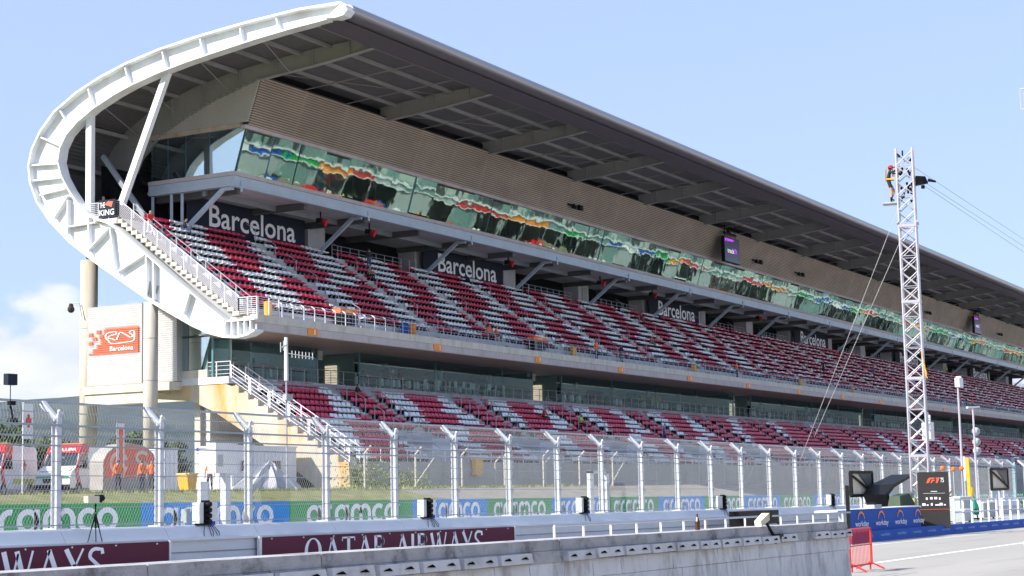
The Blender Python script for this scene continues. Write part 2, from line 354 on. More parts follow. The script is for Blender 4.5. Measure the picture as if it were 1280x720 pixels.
# nose: round tube edge and flat panel
nose = [(56.9, 30.52), (56.2, 30.56)]+[(55.50+.36*math.cos(R(a)), 30.2+.36*math.sin(R(a))) for a in range(90, 271, 20)]+[(56.0, 29.8)]
nl = MB(); nl.prism_x(nose+[(56.9, 29.9)], 82.3, X1); o = nl.obj('fascia_tube', 'fascia', GS)
MB().prism_x([(56.0, 29.70), (57.3, 29.42), (57.5, 29.44), (57.4, 29.75), (56.2, 29.9)], 82.3, X1).obj('fascia_panel', 'nosepanel', GS)
MB().box(82.4, X1, 55.7, 58.3, 30.57, 30.63).obj('roof_edge_flashing', pm('blue_flashing', (.03, .12, .35), .4), GS)
# girders
GB = [(57.0, 29.62), (59.3, 29.35), (61.8, 29.08), (66.5, 28.72), (70.1, 27.8), (72.8, 26.8), (74.9, 25.8), (76.3, 24.7), (77.0, 23.4), (77.0, 22.0), (76.2, 20.6)]
def girder_mesh():
    gt = offset(OUT[:16], .18); gt = [p for p in gt if p[0] > 56.9 or p[1] < 27]
    mb = MB(); mb.prism_x([(57.0, 30.3)]+gt[1:]+list(reversed(GB)), -.04, .04)
    for a, b in zip(GB, GB[1:]):
        mb.hexa([(-.2, a[0], a[1]-.06), (.2, a[0], a[1]-.06), (.2, b[0], b[1]-.06), (-.2, b[0], b[1]-.06), (-.2, a[0], a[1]), (.2, a[0], a[1]), (.2, b[0], b[1]), (-.2, b[0], b[1])])
    for y in (59.4, 62.2, 65, 68, 71, 73.7):
        zb = [za+(zb-za)*(y-a)/(b-a) for (a, za), (b, zb) in zip(GB, GB[1:]) if a <= y <= b][0]
        mb.box(-.16, .16, y-.03, y+.03, zb, roofz(y)-.2)
    return mb.mesh('girder', 'olive')
gm = girder_mesh()
for k in range(17): link('girder', gm, GS, loc=(88.25+15*k, 0, 0))
for y in (58.8, 60.9, 63.2, 65.6, 68.2, 70.8, 73.2, 75.4):
    z = roofz(y)-.42
    MB().box(82.1, X1, y-.09, y+.09, z, z+.24).obj('purlin', 'olive', GS)
mb = MB(); 
for (y, z) in ((77.6, 26.2), (79.2, 23.8), (78.6, 21.0)): mb.box(82.1, 110, y-.1, y+.1, z-.15, z+.1)
mb.obj('back_purlins', 'olive', GS)
mb = MB()
for k in range(17):
    for q in (5, 10):
        mb.tube((88.25+15*k+q, 66.8, 29.0), (88.25+15*k+q, 57.5, 29.55), .035, n=5)
    mb.tube((88.25+15*k+.3, 66.6, 29.3), (88.25+15*k+14.7, 60.9, 29.75), .02, n=4)
for y, z in ((62, 29.6), (67, 29.1), (71.5, 28.2), (74.5, 26.9)): mb.tube((82.2, y, z), (88.2, y+2.0, z-.8), .03, n=5)
mb.obj('tie_rod', 'olive', GS)
# solid near-black strip standing in for the shade of the gap above the wall
MB().prism_x([(66.9, 28.7), (66.9, 29.6), (67.1, 29.6), (67.1, 28.7)], 88.5, X1).obj('gap_shade_strip', 'dark', GS)

# ---- end arch (ribbon)
A = bpy.data.objects.new('end_arch', None)
mb = MB(); mb.prism_x(OUT+list(reversed(INN)), 82.0, 82.1); arch = mb.obj('end_arch', 'steel', GS)
def flange(path, d, x0, x1):
    q = offset(path, d); mb = MB()
    for i in range(len(path)-1):
        a, b, c, e = path[i], path[i+1], q[i+1], q[i]
        mb.hexa([(x0, *a), (x1, *a), (x1, *b), (x0, *b), (x0, *e), (x1, *e), (x1, *c), (x0, *c)])
    return mb
flange([(55.2, 30.15)]+OUT, -.13, 81.55, 82.45).obj('flange', 'steel', arch)
flange(INN, .09, 81.6, 82.4).obj('flange', 'steel', arch)
MB().prism_x([(55.57, 30.43), (55.25, 30.3), (55.1, 30.0), (55.4, 29.72), (56.0, 29.65), (56.6, 29.72)], 81.6, 82.4).obj('end_cap', 'steel', arch)
RIBS = [(63.0, 30.1, 62.9, 29.29), (66.08, 29.86, 65.87, 28.89), (69.09, 29.55, 68.81, 28.46), (72.12, 29.01, 71.76, 27.84), (75.2, 28.12, 74.81, 26.78), (77.57, 26.9, 76.71, 25.68), (79.25, 25.32, 77.44, 24.5), (79.9, 23.53, 77.7, 23.4), (79.8, 22.5, 77.4, 22.45), (79.2, 21.5, 77.0, 21.7), (60.1, 29.62, 60.3, 30.3), (78.03, 19.85, 76.81, 21.2), (76.81, 20.93, 76.79, 18.7), (75.05, 19.62, 75.02, 17.4), (76.86, 19.18, 74.51, 19.26), (74.96, 17.62, 73.44, 18.75), (73.25, 18.73, 72.84, 16.02), (72.64, 15.95, 70.45, 16.87), (70.32, 16.76, 70.31, 14.31), (69.75, 16.41, 69.74, 14.0), (66.92, 14.16, 67.42, 12.9), (64.18, 12.35, 64.24, 11.5), (63.7, 12.23, 63.7, 11.4), (63.22, 12.2, 63.22, 11.4), (62.75, 12.17, 62.75, 11.45), (62.33, 12.19, 62.34, 11.61)]
for a, b, c, d in RIBS: MB().bar((81.83, a, b), (81.83, c, d), .34, .09, up=(0, d-b, a-c)).obj('rib', 'steel', arch)
MB().box(81.65, 82.3, 62.0, 64.4, 12.22, 12.32).obj('bottom_plate', 'steel', arch)
# arch legs
MB().bar((82.25, 75.45, 26.5), (82.25, 75.42, 18.2), .46, .36, up=(1, 0, 0)).obj('arch_post', 'steel', arch)
MB().bar((82.25, 69.1, 28.3), (82.25, 72.8, 20.3), .42, .34, up=(1, 0, 0)).obj('arch_post', 'steel', arch)
MB().bar((84.6, 76.5, 24.2), (84.6, 72.9, 19.8), .3, .25, up=(1, 0, 0)).obj('back_brace', 'steelgrey', arch)
# columns
for xc, y, zt_, r in ((84.7, 77.7, 17.4, .56), (81.9, 70.1, 13.85, .44)):
    mb = MB(); mb.tube((xc, y, 1.9), (xc, y, zt_), r, n=28)
    c = mb.obj('round_column', 'column', GS, smooth=False)
    for p in c.data.polygons: p.use_smooth = len(p.vertices) == 4
    mb = MB()
    for z in ((5.2, 8.9, 12.9) if y > 72 else (5.0, 9.0, 11.6)): mb.tube((xc, y, z), (xc, y, z+.03), r+.006, n=28)
    mb.obj('pour_joint', pm('joint_line', (.25, .23, .2), .9), c)  # thin darker ring at each pour level
    for dy, dx in ((-.5, -.25), (-.18, .25), (.18, -.25), (.5, .25)):
        MB().tube((xc+dx*.5, y+dy*.3, zt_), (82.3+dx, y-(xc-81.9)*.7+dy*1.0, zt_+(xc-81.9)*.4+1.25+(-dy)*-.5), .07, .09, n=8).obj('strut_leg', 'steelgrey', c)
    MB().tube((xc, y, zt_-.06), (xc, y, zt_+.05), r*.8, n=20).obj('base_plate', 'steelgrey', c)

# ---- louvre wall
def wy(z): return 67.6-(z-25.6)*.37
for i in range(20):
    z = 25.88+i*.152; y = wy(z)
    MB().prism_x([(y, z), (y-.10, z-.005), (y-.125, z+.082), (y-.09, z+.09), (y+.0, z+.06)], 88.3, X1).obj('slat', 'louvre', GS)
MB().prism_x([(wy(25.8)+.06, 25.8), (wy(29.)+.06, 29.0), (wy(29.)+.3, 29.0), (wy(25.8)+.3, 25.8)], 88.4, X1).obj('louvre_backing', pm('louvre_backing', (.03, .026, .022), .7), GS)
mb = MB()
for k in range(1, 51): 
    x = 88.3+5*k; mb.prism_x([(wy(25.9)-.09, 25.9), (wy(28.9)-.09, 28.9), (wy(28.9), 28.9), (wy(25.9), 25.9)], x, x+.02)
mb.obj('louvre_joints', 'louvre', GS)
def gby(z):    # Y on the girder's lower edge at height z
    for (a, za), (b, zb) in zip(GB[3:], GB[4:]):
        if zb <= z <= za: return a+(b-a)*(za-z)/(za-zb)
    return 66.6
for i in range(20):
    z = 26.08+i*.137
    if z > 28.7: break
    ya, yb = wy(z), min(76.0, gby(z)+.1)
    if yb-ya > .2: 
        mb = MB(); mb.hexa([(88.2, ya, z), (88.28, ya, z), (88.28, yb, z), (88.2, yb, z), (88.12, ya-.03, z+.085), (88.28, ya-.03, z+.085), (88.28, yb, z+.085), (88.12, yb, z+.085)]); mb.obj('cladding_slat', 'louvrew', GS)
MB().prism_x([(67.5, 26.05), (66.6, 28.5), (70.2, 27.8), (72.8, 26.8), (74.5, 26.05)], 88.32, 88.40).obj('cladding_backing', pm('cladding_backing', (.10, .095, .09), .8), GS)
# ---- upper glass box
zs0, zs1 = 22.9, 25.62; ys0, ys1 = 68.5, 67.65
MB().box(88.0, X1, 68.36, 69.0, 22.62, 22.88).obj('window_sill', 'pinkc', GS)
MB().box(88.0, 88.4, 69.003, 75.6, 22.62, 22.88).obj('window_sill', 'pinkc', GS)
MB().box(88.05, X1, 68.42, 68.62, 21.93, 22.60).obj('edge_beam', 'beamblue', GS)
MB().box(88.05, 88.35, 68.63, 75.6, 21.93, 22.60).obj('edge_beam', 'beamblue', GS)
MB().box(88.02, X1, 68.32, 68.7, 21.86, 21.925).obj('beam_flange', 'beamblue', GS)
MB().prism_x([(67.55, 25.63), (67.5, 25.86), (67.9, 25.86), (67.9, 25.63)], 88.1, X1).obj('window_header', 'pinkc', GS)
MB().box(88.1, 88.4, 67.95, 75.6, 25.72, 26.04).obj('window_header', pm('rusty_header', (.42, .36, .31), .7, 0, .2, 1, stain=(.40, .20, .08), stain_amt=.8, stain_scale=1.6), GS)
pane = MB().add([(0, ys0, zs0), (2.94, ys0, zs0), (2.94, ys1, zs1), (0, ys1, zs1), (0, ys0+.02, zs0), (2.94, ys0+.02, zs0), (2.94, ys1+.02, zs1), (0, ys1+.02, zs1)], [(0, 1, 2, 3), (7, 6, 5, 4), (0, 4, 5, 1), (1, 5, 6, 2), (2, 6, 7, 3), (3, 7, 4, 0)]).mesh('window_pane', 'glassU')
mul = MB().bar((0, ys0+.09, zs0-.02), (0, ys1+.09, zs1+.03), .09, .14, up=(1, 0, 0)).mesh('mullion', 'mull')
k = 0; x = 88.45
while x < X1-3:
    link('window_pane', pane, GS, loc=(x+.02, random.uniform(-.004, .004), 0), rot=(R(random.uniform(-.15, .15)), 0, R(random.uniform(-.12, .12)))); link('mullion', mul, GS, loc=(x, 0, 0)); x += 2.98
ye = [68.55, 70.6, 72.6, 74.1, 75.5]
for a, b in zip(ye, ye[1:]):
    ta = a-.9 if a < 69 else a
    MB().hexa([(88.20, a, zs0), (88.22, a, zs0), (88.22, b-.05, zs0), (88.20, b-.05, zs0), (88.20, ta, 25.7), (88.22, ta, 25.7), (88.22, b-.05, 25.7), (88.20, b-.05, 25.7)]).obj('window_pane', 'glassE', GS)
    if a > 69: MB().box(88.24, 88.34, a-.06, a, 22.9, 25.7).obj('mullion', 'mull', GS)
MB().box(88.5, X1, 68.9, 76, 22.3, 22.6).obj('box_floor', 'floorm', GS)
MB().box(88.5, X1, 68.2, 76, 25.9, 26.0).obj('box_ceiling', 'intlight', GS)
MB().box(88.5, X1, 75.2, 75.4, 22.6, 25.9).obj('back_wall', 'intlight', GS)
part = MB().box(0, .12, 69.6, 73.2, 22.6, 25.9).mesh('partition', 'interior')
x = 94.5
while x < X1: link('partition', part, GS, loc=(x+.05, 0, 0)); x += 2.98
mb = MB(); rg = random.Random(9)
x = 89.2
while x < X1-2:
    wd = rg.uniform(.8, 2.2)
    if rg.random() < .75: mb.box(x, x+wd, 69.2, 69.9, 22.6, 22.6+rg.uniform(.6, 1.05)); 
    if rg.random() < .5: mb.box(x+.2, x+.7, 69.3, 69.4, 23.3, 23.8)
    x += wd+rg.uniform(.3, 2)
mb.obj('desk_row', 'blk', GS, kind='stuff')
mb = MB()
for yy in (70.4, 71.6, 72.8):
    for j in range(3): mb.box(88.9+j*.9, 89.4+j*.9, yy, yy+.5, 22.6, 23.4)
mb.obj('hospitality_chairs', 'blk', GS)
# underside of the box
MB().box(88.4, X1, 68.72, 76, 21.98, 22.28).obj('box_slab', 'concd', GS)
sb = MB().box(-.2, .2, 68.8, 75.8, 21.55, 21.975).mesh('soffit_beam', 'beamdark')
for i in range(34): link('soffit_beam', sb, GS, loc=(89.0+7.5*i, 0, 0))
MB().box(88.6, X1, 71.2, 71.5, 21.6, 21.97).obj('service_duct', 'steelgrey', GS)
st = MB().bar((0, 72.6, 19.5), (0, 69.4, 21.9), .27, .22, up=(1, 0, 0)).box(-.1, .1, 68.7, 69.6, 21.7, 21.93).mesh('strut', 'beamblue')
tk = MB().box(-.09, .09, 68.34, 68.42, 21.6, 22.3).mesh('bracket', 'beamblue')
for k in range(17): link('strut', st, GS, loc=(88.3+15*k, 0, 0)); link('bracket', tk, GS, loc=(88.75+15*k, 0, 0))
# concourse behind upper tier
MB().box(84.0, X1, 72.9, 79, 19.1, 19.42).obj('concourse_floor', 'concd', GS)
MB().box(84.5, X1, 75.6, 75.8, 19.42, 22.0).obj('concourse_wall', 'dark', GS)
pier = MB().box(-1.0, 1.2, 73.9, 75.5, 19.42, 21.95).mesh('concrete_pier', 'concd')
for k in range(1, 17): link('concrete_pier', pier, GS, loc=(88.3+15*k+1.6, 0, 0))
dr = MB().box(-.5, .5, 73.83, 73.89, 19.43, 21.5).mesh('door', pm('grey_door', (.30, .31, .32), .5))
for k in (2, 4, 6, 8): link('door', dr, GS, loc=(88.3+15*k+1.8, 0, 0))
for (y, z0) in ((75.4, 19.42), (73.8, 19.42), (72.9, 19.42)):
    MB().box(88.18, 88.32, y-.07, y+.07, 19.0 if y > 72 else 18.5, 21.9).obj('post', 'beamblue', GS)
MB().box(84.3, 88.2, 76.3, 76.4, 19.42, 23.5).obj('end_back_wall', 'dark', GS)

# ------------------------------------------------------------------ upper tier
NU, UY0, UDY, UZ0, UDZ = 11, 63.3, .86, 12.55, .61
def utread(i): return UY0+UDY*(i-1), UZ0+UDZ*i      # i = 1..11, front edge Y and level
prof = [(62.5, UZ0)]
for i in range(1, NU+1):
    y, z = utread(i); prof += [(y, z-UDZ), (y, z)]
prof += [(72.9, utread(NU)[1]), (72.9, 17.9), (67.3, 12.5), (66.2, 11.66), (62.5, 11.66)]
MB().prism_x(prof, 83.4, X1).obj('upper_tier', 'concd', GS)
pp = MB().box(0, 2.985, 61.98, 62.49, 11.64, 12.10).mesh('parapet_panel', 'pinkc'); pc = MB().box(0, 2.985, 61.95, 62.49, 12.103, 12.58).mesh('parapet_cap', 'cream')
for k in range(87): link('parapet_panel', pp, GS, loc=(81.9+3*k, 0, 0)); link('parapet_cap', pc, GS, loc=(81.9+3*k, 0, 0))
wave_mat('plank_soffit', (.36, .28, .22), 'Y', 1.6, .03); K['plank'] = MATS['plank_soffit']
MB().box(82.2, X1, 62.0, 66.6, 11.60, 11.655).obj('soffit', 'plank', GS)
MB().box(82.2, 83.4, 62.5, 64.2, 12.35, 12.55).obj('landing', 'cream', GS)
# seats -------------------------------------------------------------
def seat_geo(hb):
    mb = MB()
    mb.hexa([(-.20, -.40, .37), (.20, -.40, .37), (.21, -.02, .34), (-.21, -.02, .34), (-.21, -.42, .44), (.21, -.42, .44), (.22, -.02, .41), (-.22, -.02, .41)])
    mb.hexa([(-.22, -.04, .36), (.22, -.04, .36), (.22, .02, .36), (-.22, .02, .36), (-.19, .05, .41+hb), (.19, .05, .41+hb), (.19, .10, .41+hb), (-.19, .10, .41+hb)])
    mb.hexa([(-.015, -.1, .0), (.015, -.1, .0), (.015, .02, .0), (-.015, .02, .0), (-.02, -.25, .36), (.02, -.25, .36), (.02, .0, .35), (-.02, .0, .35)], 2)
    return mb
def is_red(x, r, upper):
    i = int(x*2)+random.Random(int(x/7.5)*31+r*7+upper).choice((0, 0, 0, 1, -1, 2))
    base = (i+r+(0 if upper else 3)+(6 if r >= 6 else 0))%15
    if upper and x > 175:
        return not (((i*5+r*7)//9) % 3 == 1 and (i+r) % 5)
    if not upper and x > 155:
        return not (((i+r*2)//5) % 5 == 1)
    return base < (8.5 if not upper else 7.5)
seats = []
def add_row(y, z, r, x0, x1, upper):
    n = int((x1-x0)/.5); off = ((x1-x0)-n*.5)/2
    for j in range(n):
        x = x0+off+.25+.5*j
        seats.append((x, y, z, is_red(x, r, upper), upper))
UA = [95+10*k for k in range(25)]
for i in range(1, NU+1):
    y, z = utread(i); edges = [84.0]+[e for a in UA for e in (a-.62, a+.62)]+[X1-.5]
    for a, b in zip(edges[::2], edges[1::2]): add_row(y+.74, z, NU-i, a, b, True)
NL, LY0, LDY, LZ0, LDZ = 12, 57.0, .73, 3.6, .44
def ltread(i): return LY0+LDY*i, LZ0+LDZ*i           # i = 0..11
LA = []
for k in range(17):
    a = 94.0+15*k; LA += [(a, a+.95), (a+4.2, a+5.15)]
for i in range(NL):
    y, z = ltread(i); edges = [85.7]+[e for a in LA for e in a]+[X1-.5]
    for n, (a, b) in enumerate(zip(edges[::2], edges[1::2])):
        if b-a < .6: continue
        if n % 2 == 1:                     # narrow block above each vomitory
            if i < 5: continue
            m = int((b-a)/.5)
            for j in range(m): seats.append((a+.25+.5*j+.05, y+.62, z, True, False))
        else: add_row(y+.62, z, NL-1-i, a, b, False)
seats.sort(key=lambda s: math.hypot(s[0], s[1])-(6 if not s[4] else 0))
SM = {(r, u): seat_geo(.24 if u else .27).mesh('seat', ['red' if r else 'white']) for r in (0, 1) for u in (0, 1)}
for k_, me in SM.items():
    me.materials.append(K['blk']); me.materials.append(K['blk'])
rg = random.Random(4)
for (x, y, z, r, u) in seats[:300]:
    link('seat', SM[(int(r), int(u))], GS, loc=(x, y, z), rot=(R(rg.uniform(-3, 3)), 0, R(rg.uniform(-2, 2))))
V = []; F = []; MI = []
G2 = {u: seat_geo(.24 if u else .27) for u in (0, 1)}
for (x, y, z, r, u) in seats[300:]:
    q = G2[int(u)]; b = len(V); c = rg.uniform(-.03, .03); zz = z+rg.uniform(-.012, .012)
    V += [(x+a, y+bb+c*(h-.3), zz+h) for a, bb, h in q.v]; F += [tuple(b+i for i in f) for f in q.f]; MI += [(0 if r else 1) if m == 0 else 2 for m in q.m]
me = bpy.data.meshes.new('seat_rows'); me.from_pydata(V, [], F)
for m in ('red', 'white', 'blk'): me.materials.append(K[m])
me.polygons.foreach_set('material_index', MI); link('seat_rows', me, GS, kind='stuff')
# aisle steps, upper
mb = MB()
for i in range(1, NU+1):
    y, z = utread(i); mb.box(-.55, .55, y-.38, y, z-UDZ, z-UDZ/2)
am = mb.mesh('aisle_steps', 'conc')
mb = MB()
for i in range(1, NU+1, 2):
    y, z = utread(i); mb.tube((.0, y+.1, z), (.0, y+.1, z+.95), .022, n=5)
    mb.tube((0, y+.1, z+.95), (0, y+.9, z+.95+.5), .022, n=5)
hm = mb.mesh('handrail', 'railg')
for a in UA: link('aisle_steps', am, GS, loc=(a, 0, 0)); link('handrail', hm, GS, loc=(a+.0, 0, 0))
# front railing of upper tier
def rail_mesh(L_, n, mat, sheet=True):
    mb = MB()
    for j in range(n):
        x = L_*(j+.5)/n; mb.tube((x, 62.25, 12.58), (x, 62.25, 13.42), .035, n=6); mb.tube((x, 62.25, 13.42), (x, 62.5, 13.58), .035, n=6)
    for z, y in ((12.85, 62.25), (13.12, 62.25), (13.38, 62.25), (13.58, 62.5)): mb.tube((0, y, z), (L_, y, z), .018, n=5)
    return mb.mesh('railing', mat)
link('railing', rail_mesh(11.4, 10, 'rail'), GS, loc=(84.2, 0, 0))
rm = rail_mesh(15, 14, 'railg')  # same white railing out of the sun: its shade is put into this grey
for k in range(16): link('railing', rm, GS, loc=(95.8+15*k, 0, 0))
# concourse railings (between banner bays)
BAN = [0, 2, 5, 8, 11, 14]
mb = MB()
for j in range(9): mb.tube((1.2*j, 72.85, 19.42), (1.2*j, 72.85, 20.45), .03, n=5)
for z in (19.8, 20.12, 20.45): mb.tube((0, 72.85, z), (9.6, 72.85, z), .022, n=5)
cm = mb.mesh('railing', 'railg')
for k in range(17):
    if k not in BAN: link('railing', cm, GS, loc=(88.3+15*k+2.2, 0, 0))
# upper end stair -----------------------------------------------------
ns = 24
for i in range(ns):
    t = i/ns; y = 63.4+(72.9-63.4)*t; z = 12.6+(19.35-12.6)*t
    MB().box(81.98, 83.3, y, y+.47, z+.02, z+.27).obj('step', 'cream', GS)
MB().box(81.98, 84.0, 72.9, 76.3, 19.1, 19.45).obj('stair_landing', 'cream', GS)
MB().prism_x([(63.3, 12.35), (72.9, 19.15), (72.9, 18.95), (63.5, 12.2)], 82.5, 83.2).obj('stair_stringer', 'conc', GS)
def slope_rail(x, y0, z0, y1, z1, posts, rails, h, mat, name='stair_railing', r=.028):
    mb = MB()
    for j in range(posts+1):
        t = j/posts; y = y0+(y1-y0)*t; z = z0+(z1-z0)*t; mb.bar((x, y, z), (x, y, z+h), .06, .06)
    for j in range(rails+1):
        q = h*(j+1)/(rails+1); mb.tube((x, y0, z0+q), (x, y1, z1+q), r if j == rails else r*.55, n=5)
    return mb.obj(name, mat, GS)
slope_rail(82.05, 63.45, 12.7, 72.85, 19.5, 9, 9, 1.08, 'rail')
slope_rail(82.05, 72.85, 19.45, 76.2, 19.45, 4, 8, 1.1, 'rail')
slope_rail(82.05, 62.1, 12.58, 63.45, 12.6, 2, 8, 1.08, 'rail')
slope_rail(83.5, 63.6, 12.9, 72.9, 19.6, 8, 2, .95, 'railg')
mb = MB()
for x in (82.1, 83.2, 84.2): mb.bar((x, 62.06, 12.58), (x, 62.06, 13.65), .06, .06)
for j in range(8): mb.tube((82.05, 62.06, 12.75+j*.13), (84.2, 62.06, 12.75+j*.13), .016, n=5)
mb.obj('corner_railing', 'rail', GS)
# ------------------------------------------------------------------ lounge level
def lglass(x0, x1):
    a, b = (67.0, 9.22), (66.98, 11.66)
    return MB().hexa([(x0, a[0], a[1]), (x1, a[0], a[1]), (x1, a[0]+.02, a[1]), (x0, a[0]+.02, a[1]), (x0, b[0], b[1]), (x1, b[0], b[1]), (x1, b[0]+.02, b[1]), (x0, b[0]+.02, b[1])]).mesh('lounge_window', 'glassL')
MB().box(84.0, X1, 65.76, 76.4, 8.75, 9.18).obj('lounge_floor_slab', 'wall', GS)
OPEN = [(95.2, 100.3), (126.0, 131.3), (171.2, 176.4), (216.2, 221.4), (261.2, 266.4), (306, 311)]
lp = lglass(0, 5.0); lm = MB().bar((0, 67.08, 9.2), (0, 67.06, 11.66), .13, .13, up=(1, 0, 0)).mesh('mullion', 'mull')
def seg_fill(x0, x1):
    n = max(1, round((x1-x0)/5)); s = (x1-x0)/n
    for j in range(n):
        o = link('lounge_window', lp, GS, loc=(x0+s*j+.02, 0, 0)); o.scale = ((s-.05)/5, 1, 1)
        if j and j % 2 == 0: link('mullion', lm, GS, loc=(x0+s*j, 0, 0))
    link('mullion', lm, GS, loc=(x0, 0, 0)); link('mullion', lm, GS, loc=(x1, 0, 0))
ed = [84.15]+[e for o in OPEN for e in o]+[X1-1]
ci = 0; bw = ['interior', 'intnavy', 'interior', 'intlight', 'interior', 'intnavy', 'interior', 'interior']
for a, b in zip(ed[::2], ed[1::2]):
    seg_fill(a, b); MB().box(a, b, 71.9, 71.98, 9.19, 10.15).obj('dado', 'blk', GS); MB().box(a, b, 72.0, 72.2, 9.18, 11.62).obj('lounge_back_wall', bw[(ci*1) % 8] if ci else 'interior', GS); ci += 1
    for x in (a, b): MB().box(x-.05 if x == b else x+.02, x if x == b else x+.08, 67.5, 72.0, 9.18, 11.62).obj('lounge_side_wall', 'interior', GS)
MB().box(112.5, 125.4, 71.85, 71.98, 9.2, 11.0).obj('navy_panel', 'intnavy', GS)
MB().box(84.0, X1, 66.5, 76.3, 11.70, 11.85).obj('lounge_ceiling', 'concd', GS)
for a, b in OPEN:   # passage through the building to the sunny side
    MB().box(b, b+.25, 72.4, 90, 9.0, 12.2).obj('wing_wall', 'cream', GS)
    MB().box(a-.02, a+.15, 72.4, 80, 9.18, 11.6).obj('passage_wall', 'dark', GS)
    MB().box(b-.09, b-.055, 68.9, 69.9, 9.22, 10.9).obj('glowing_doorway', pm('glowing_doorway_blind', (.80, .70, .52), .6, emit=.45), GS)  # panel emits by itself, standing in for light falling on the blind
    for j in range(9): MB().box(b-.12, b-.092, 68.9, 69.9, 9.35+j*.17, 9.38+j*.17).obj('blind_slat', 'louvre', GS)
    mb = MB()
    for j in range(8): mb.box(b-2.2, b-.1, 74.0, 74.06, 9.3+j*.28, 9.33+j*.28)
    mb.box(b-2.2, b-2.1, 73.9, 74, 9.18, 11.6); mb.obj('passage_gate', 'steelgrey', GS)
    MB().box(a+.2, a+2.9, 73.9, 74.0, 9.18, 11.6).obj('passage_screen', pm('brown_screen', (.07, .055, .045), .6), GS)
    mb = MB()
    for j in range(7): mb.box(a+.1, a+.9, 67.2, 67.25, 10.95+j*.09, 10.99+j*.09)
    mb.obj('white_louvre', 'paint', GS)
# balustrade before lounge
mb = MB()
for j in range(10): mb.tube((1.5*j, 66.0, 9.18), (1.5*j, 66.0, 10.12), .028, n=5)
mb.tube((0, 66.0, 10.12), (15, 66.0, 10.12), .028, n=5); mb.tube((0, 66.0, 9.6), (15, 66.0, 9.6), .014, n=4)
bm_ = mb.mesh('balustrade', 'cable')
for k in range(17): link('balustrade', bm_, GS, loc=(84.8+15*k, 0, 0))
# end glass of lounge and club box
MB().add([(84.0, 67.9, 9.7), (84.0, 69.75, 9.7), (84.0, 69.75, 14.2), (84.0, 66.3, 14.2), (84.05, 67.9, 9.7), (84.05, 69.75, 9.7), (84.05, 69.75, 14.2), (84.05, 66.3, 14.2)], [(0, 1, 2, 3), (7, 6, 5, 4), (0, 4, 5, 1), (1, 5, 6, 2), (2, 6, 7, 3), (3, 7, 4, 0)]).obj('end_window', 'glassE', GS)
MB().box(85.7, 85.8, 66.9, 69.34, 9.2, 11.65).obj('window_blind', pm('pale_cyan_blind', (.55, .72, .74), .8), GS)
MB().box(83.9, 84.2, 69.6, 69.9, 9.2, 14.4).obj('window_frame', 'steelgrey', GS)
MB().box(84.0, 84.4, 67.4, 71.6, 9.18, 9.68).obj('lounge_end_kerb', 'cream', GS)
MB().box(88.6, 88.8, 67.6, 72, 9.2, 12).obj('lounge_inner_wall', 'intlight', GS)
# cladded box
cb = MB().box(83.4, 95.0, 69.35, 76.6, 9.03, 14.1).obj('clad_box', 'greybox', GS)
for i in range(38):
    z = 9.05+i*.1327
    MB().hexa([(83.39, 69.3, z), (83.42, 69.3, z), (83.42, 76.62, z), (83.39, 76.62, z), (83.31, 69.3, z+.098), (83.42, 69.3, z+.098), (83.42, 76.62, z+.098), (83.31, 76.62, z+.098)]).obj('cladding_strip', 'clad', cb)
MB().box(83.26, 83.42, 71.95, 72.0, 9.03, 14.1).obj('cladding_joint', 'steelgrey', cb)
MB().box(83.2, 95, 69.4, 76.8, 8.5, 9.0).obj('floor_slab', 'cream', GS)
MB().box(83.3, 83.8, 71.3, 76.7, 7.8, 8.49).obj('slab_beam', 'cream', GS)
# circuit sign on the cladding (plane X=84.0, reading direction -Y)
sg = thing('circuit_sign', 'orange-red striped sign with chequers, a white track outline and the word Barcelona', 'sign', (0, 0, 0))
o_ = (83.24, 76.4, 11.02); u = (0, -1, 0); v = (0, 0, 1); W_, H_ = 4.1, 1.62
def rect(mb, a, b, c, d, off=0, mi=0):  # normalised
    o = Vector(o_)+Vector((-off, 0, 0)); U_ = Vector(u)*W_; V_ = Vector(v)*H_
    mb.add([o+U_*a+V_*b, o+U_*c+V_*b, o+U_*c+V_*d, o+U_*a+V_*d], [(0, 1, 2, 3)], mi)
mb = MB()
for i in range(12):
    z = i/12
    a0 = 0.0 if i < 1 else (.0 if i < 1 else .08 if i < 3 else .16 if i < 5 else .24 if i < 8 else .31)
    mb.box(83.27, 83.42, 76.4-W_, 76.4-W_*a0, 11.02+z*H_, 11.02+(z+.062)*H_)
for (a, b) in ((0, .72), (.16, .82), (.08, .55), (0, .38), (.22, .62)):
    mb.box(83.27, 83.42, 76.4-W_*(a+.075), 76.4-W_*a, 11.02+b*H_, 11.02+(b+.13)*H_)
mb.obj('striped_panel', 'signred', sg)
tk_ = [(290, 222), (268, 205), (262, 185), (240, 168), (236, 145), (245, 122), (268, 110), (325, 106), (336, 116), (330, 132), (290, 140), (262, 150), (262, 165), (290, 172), (305, 180), (318, 190), (338, 186), (346, 160), (356, 130), (372, 116), (395, 128), (430, 152), (455, 172), (474, 170), (480, 152), (462, 140), (450, 125), (466, 108), (490, 112), (496, 135), (494, 195), (480, 212), (440, 216), (340, 224)]
mb = MB(); stroke(mb, [((x-80)/445, (320-y)/250) for x, y in tk_], .03, (83.24, 76.4, 11.02), u, v, (W_, H_), closed=True)
put_text(mb, 'Barcelona', (83.24, 76.4-W_*.44, 11.02+H_*.10), u, v, W_*.47, H_*.19)
mb.obj('sign_print', 'paint', sg)
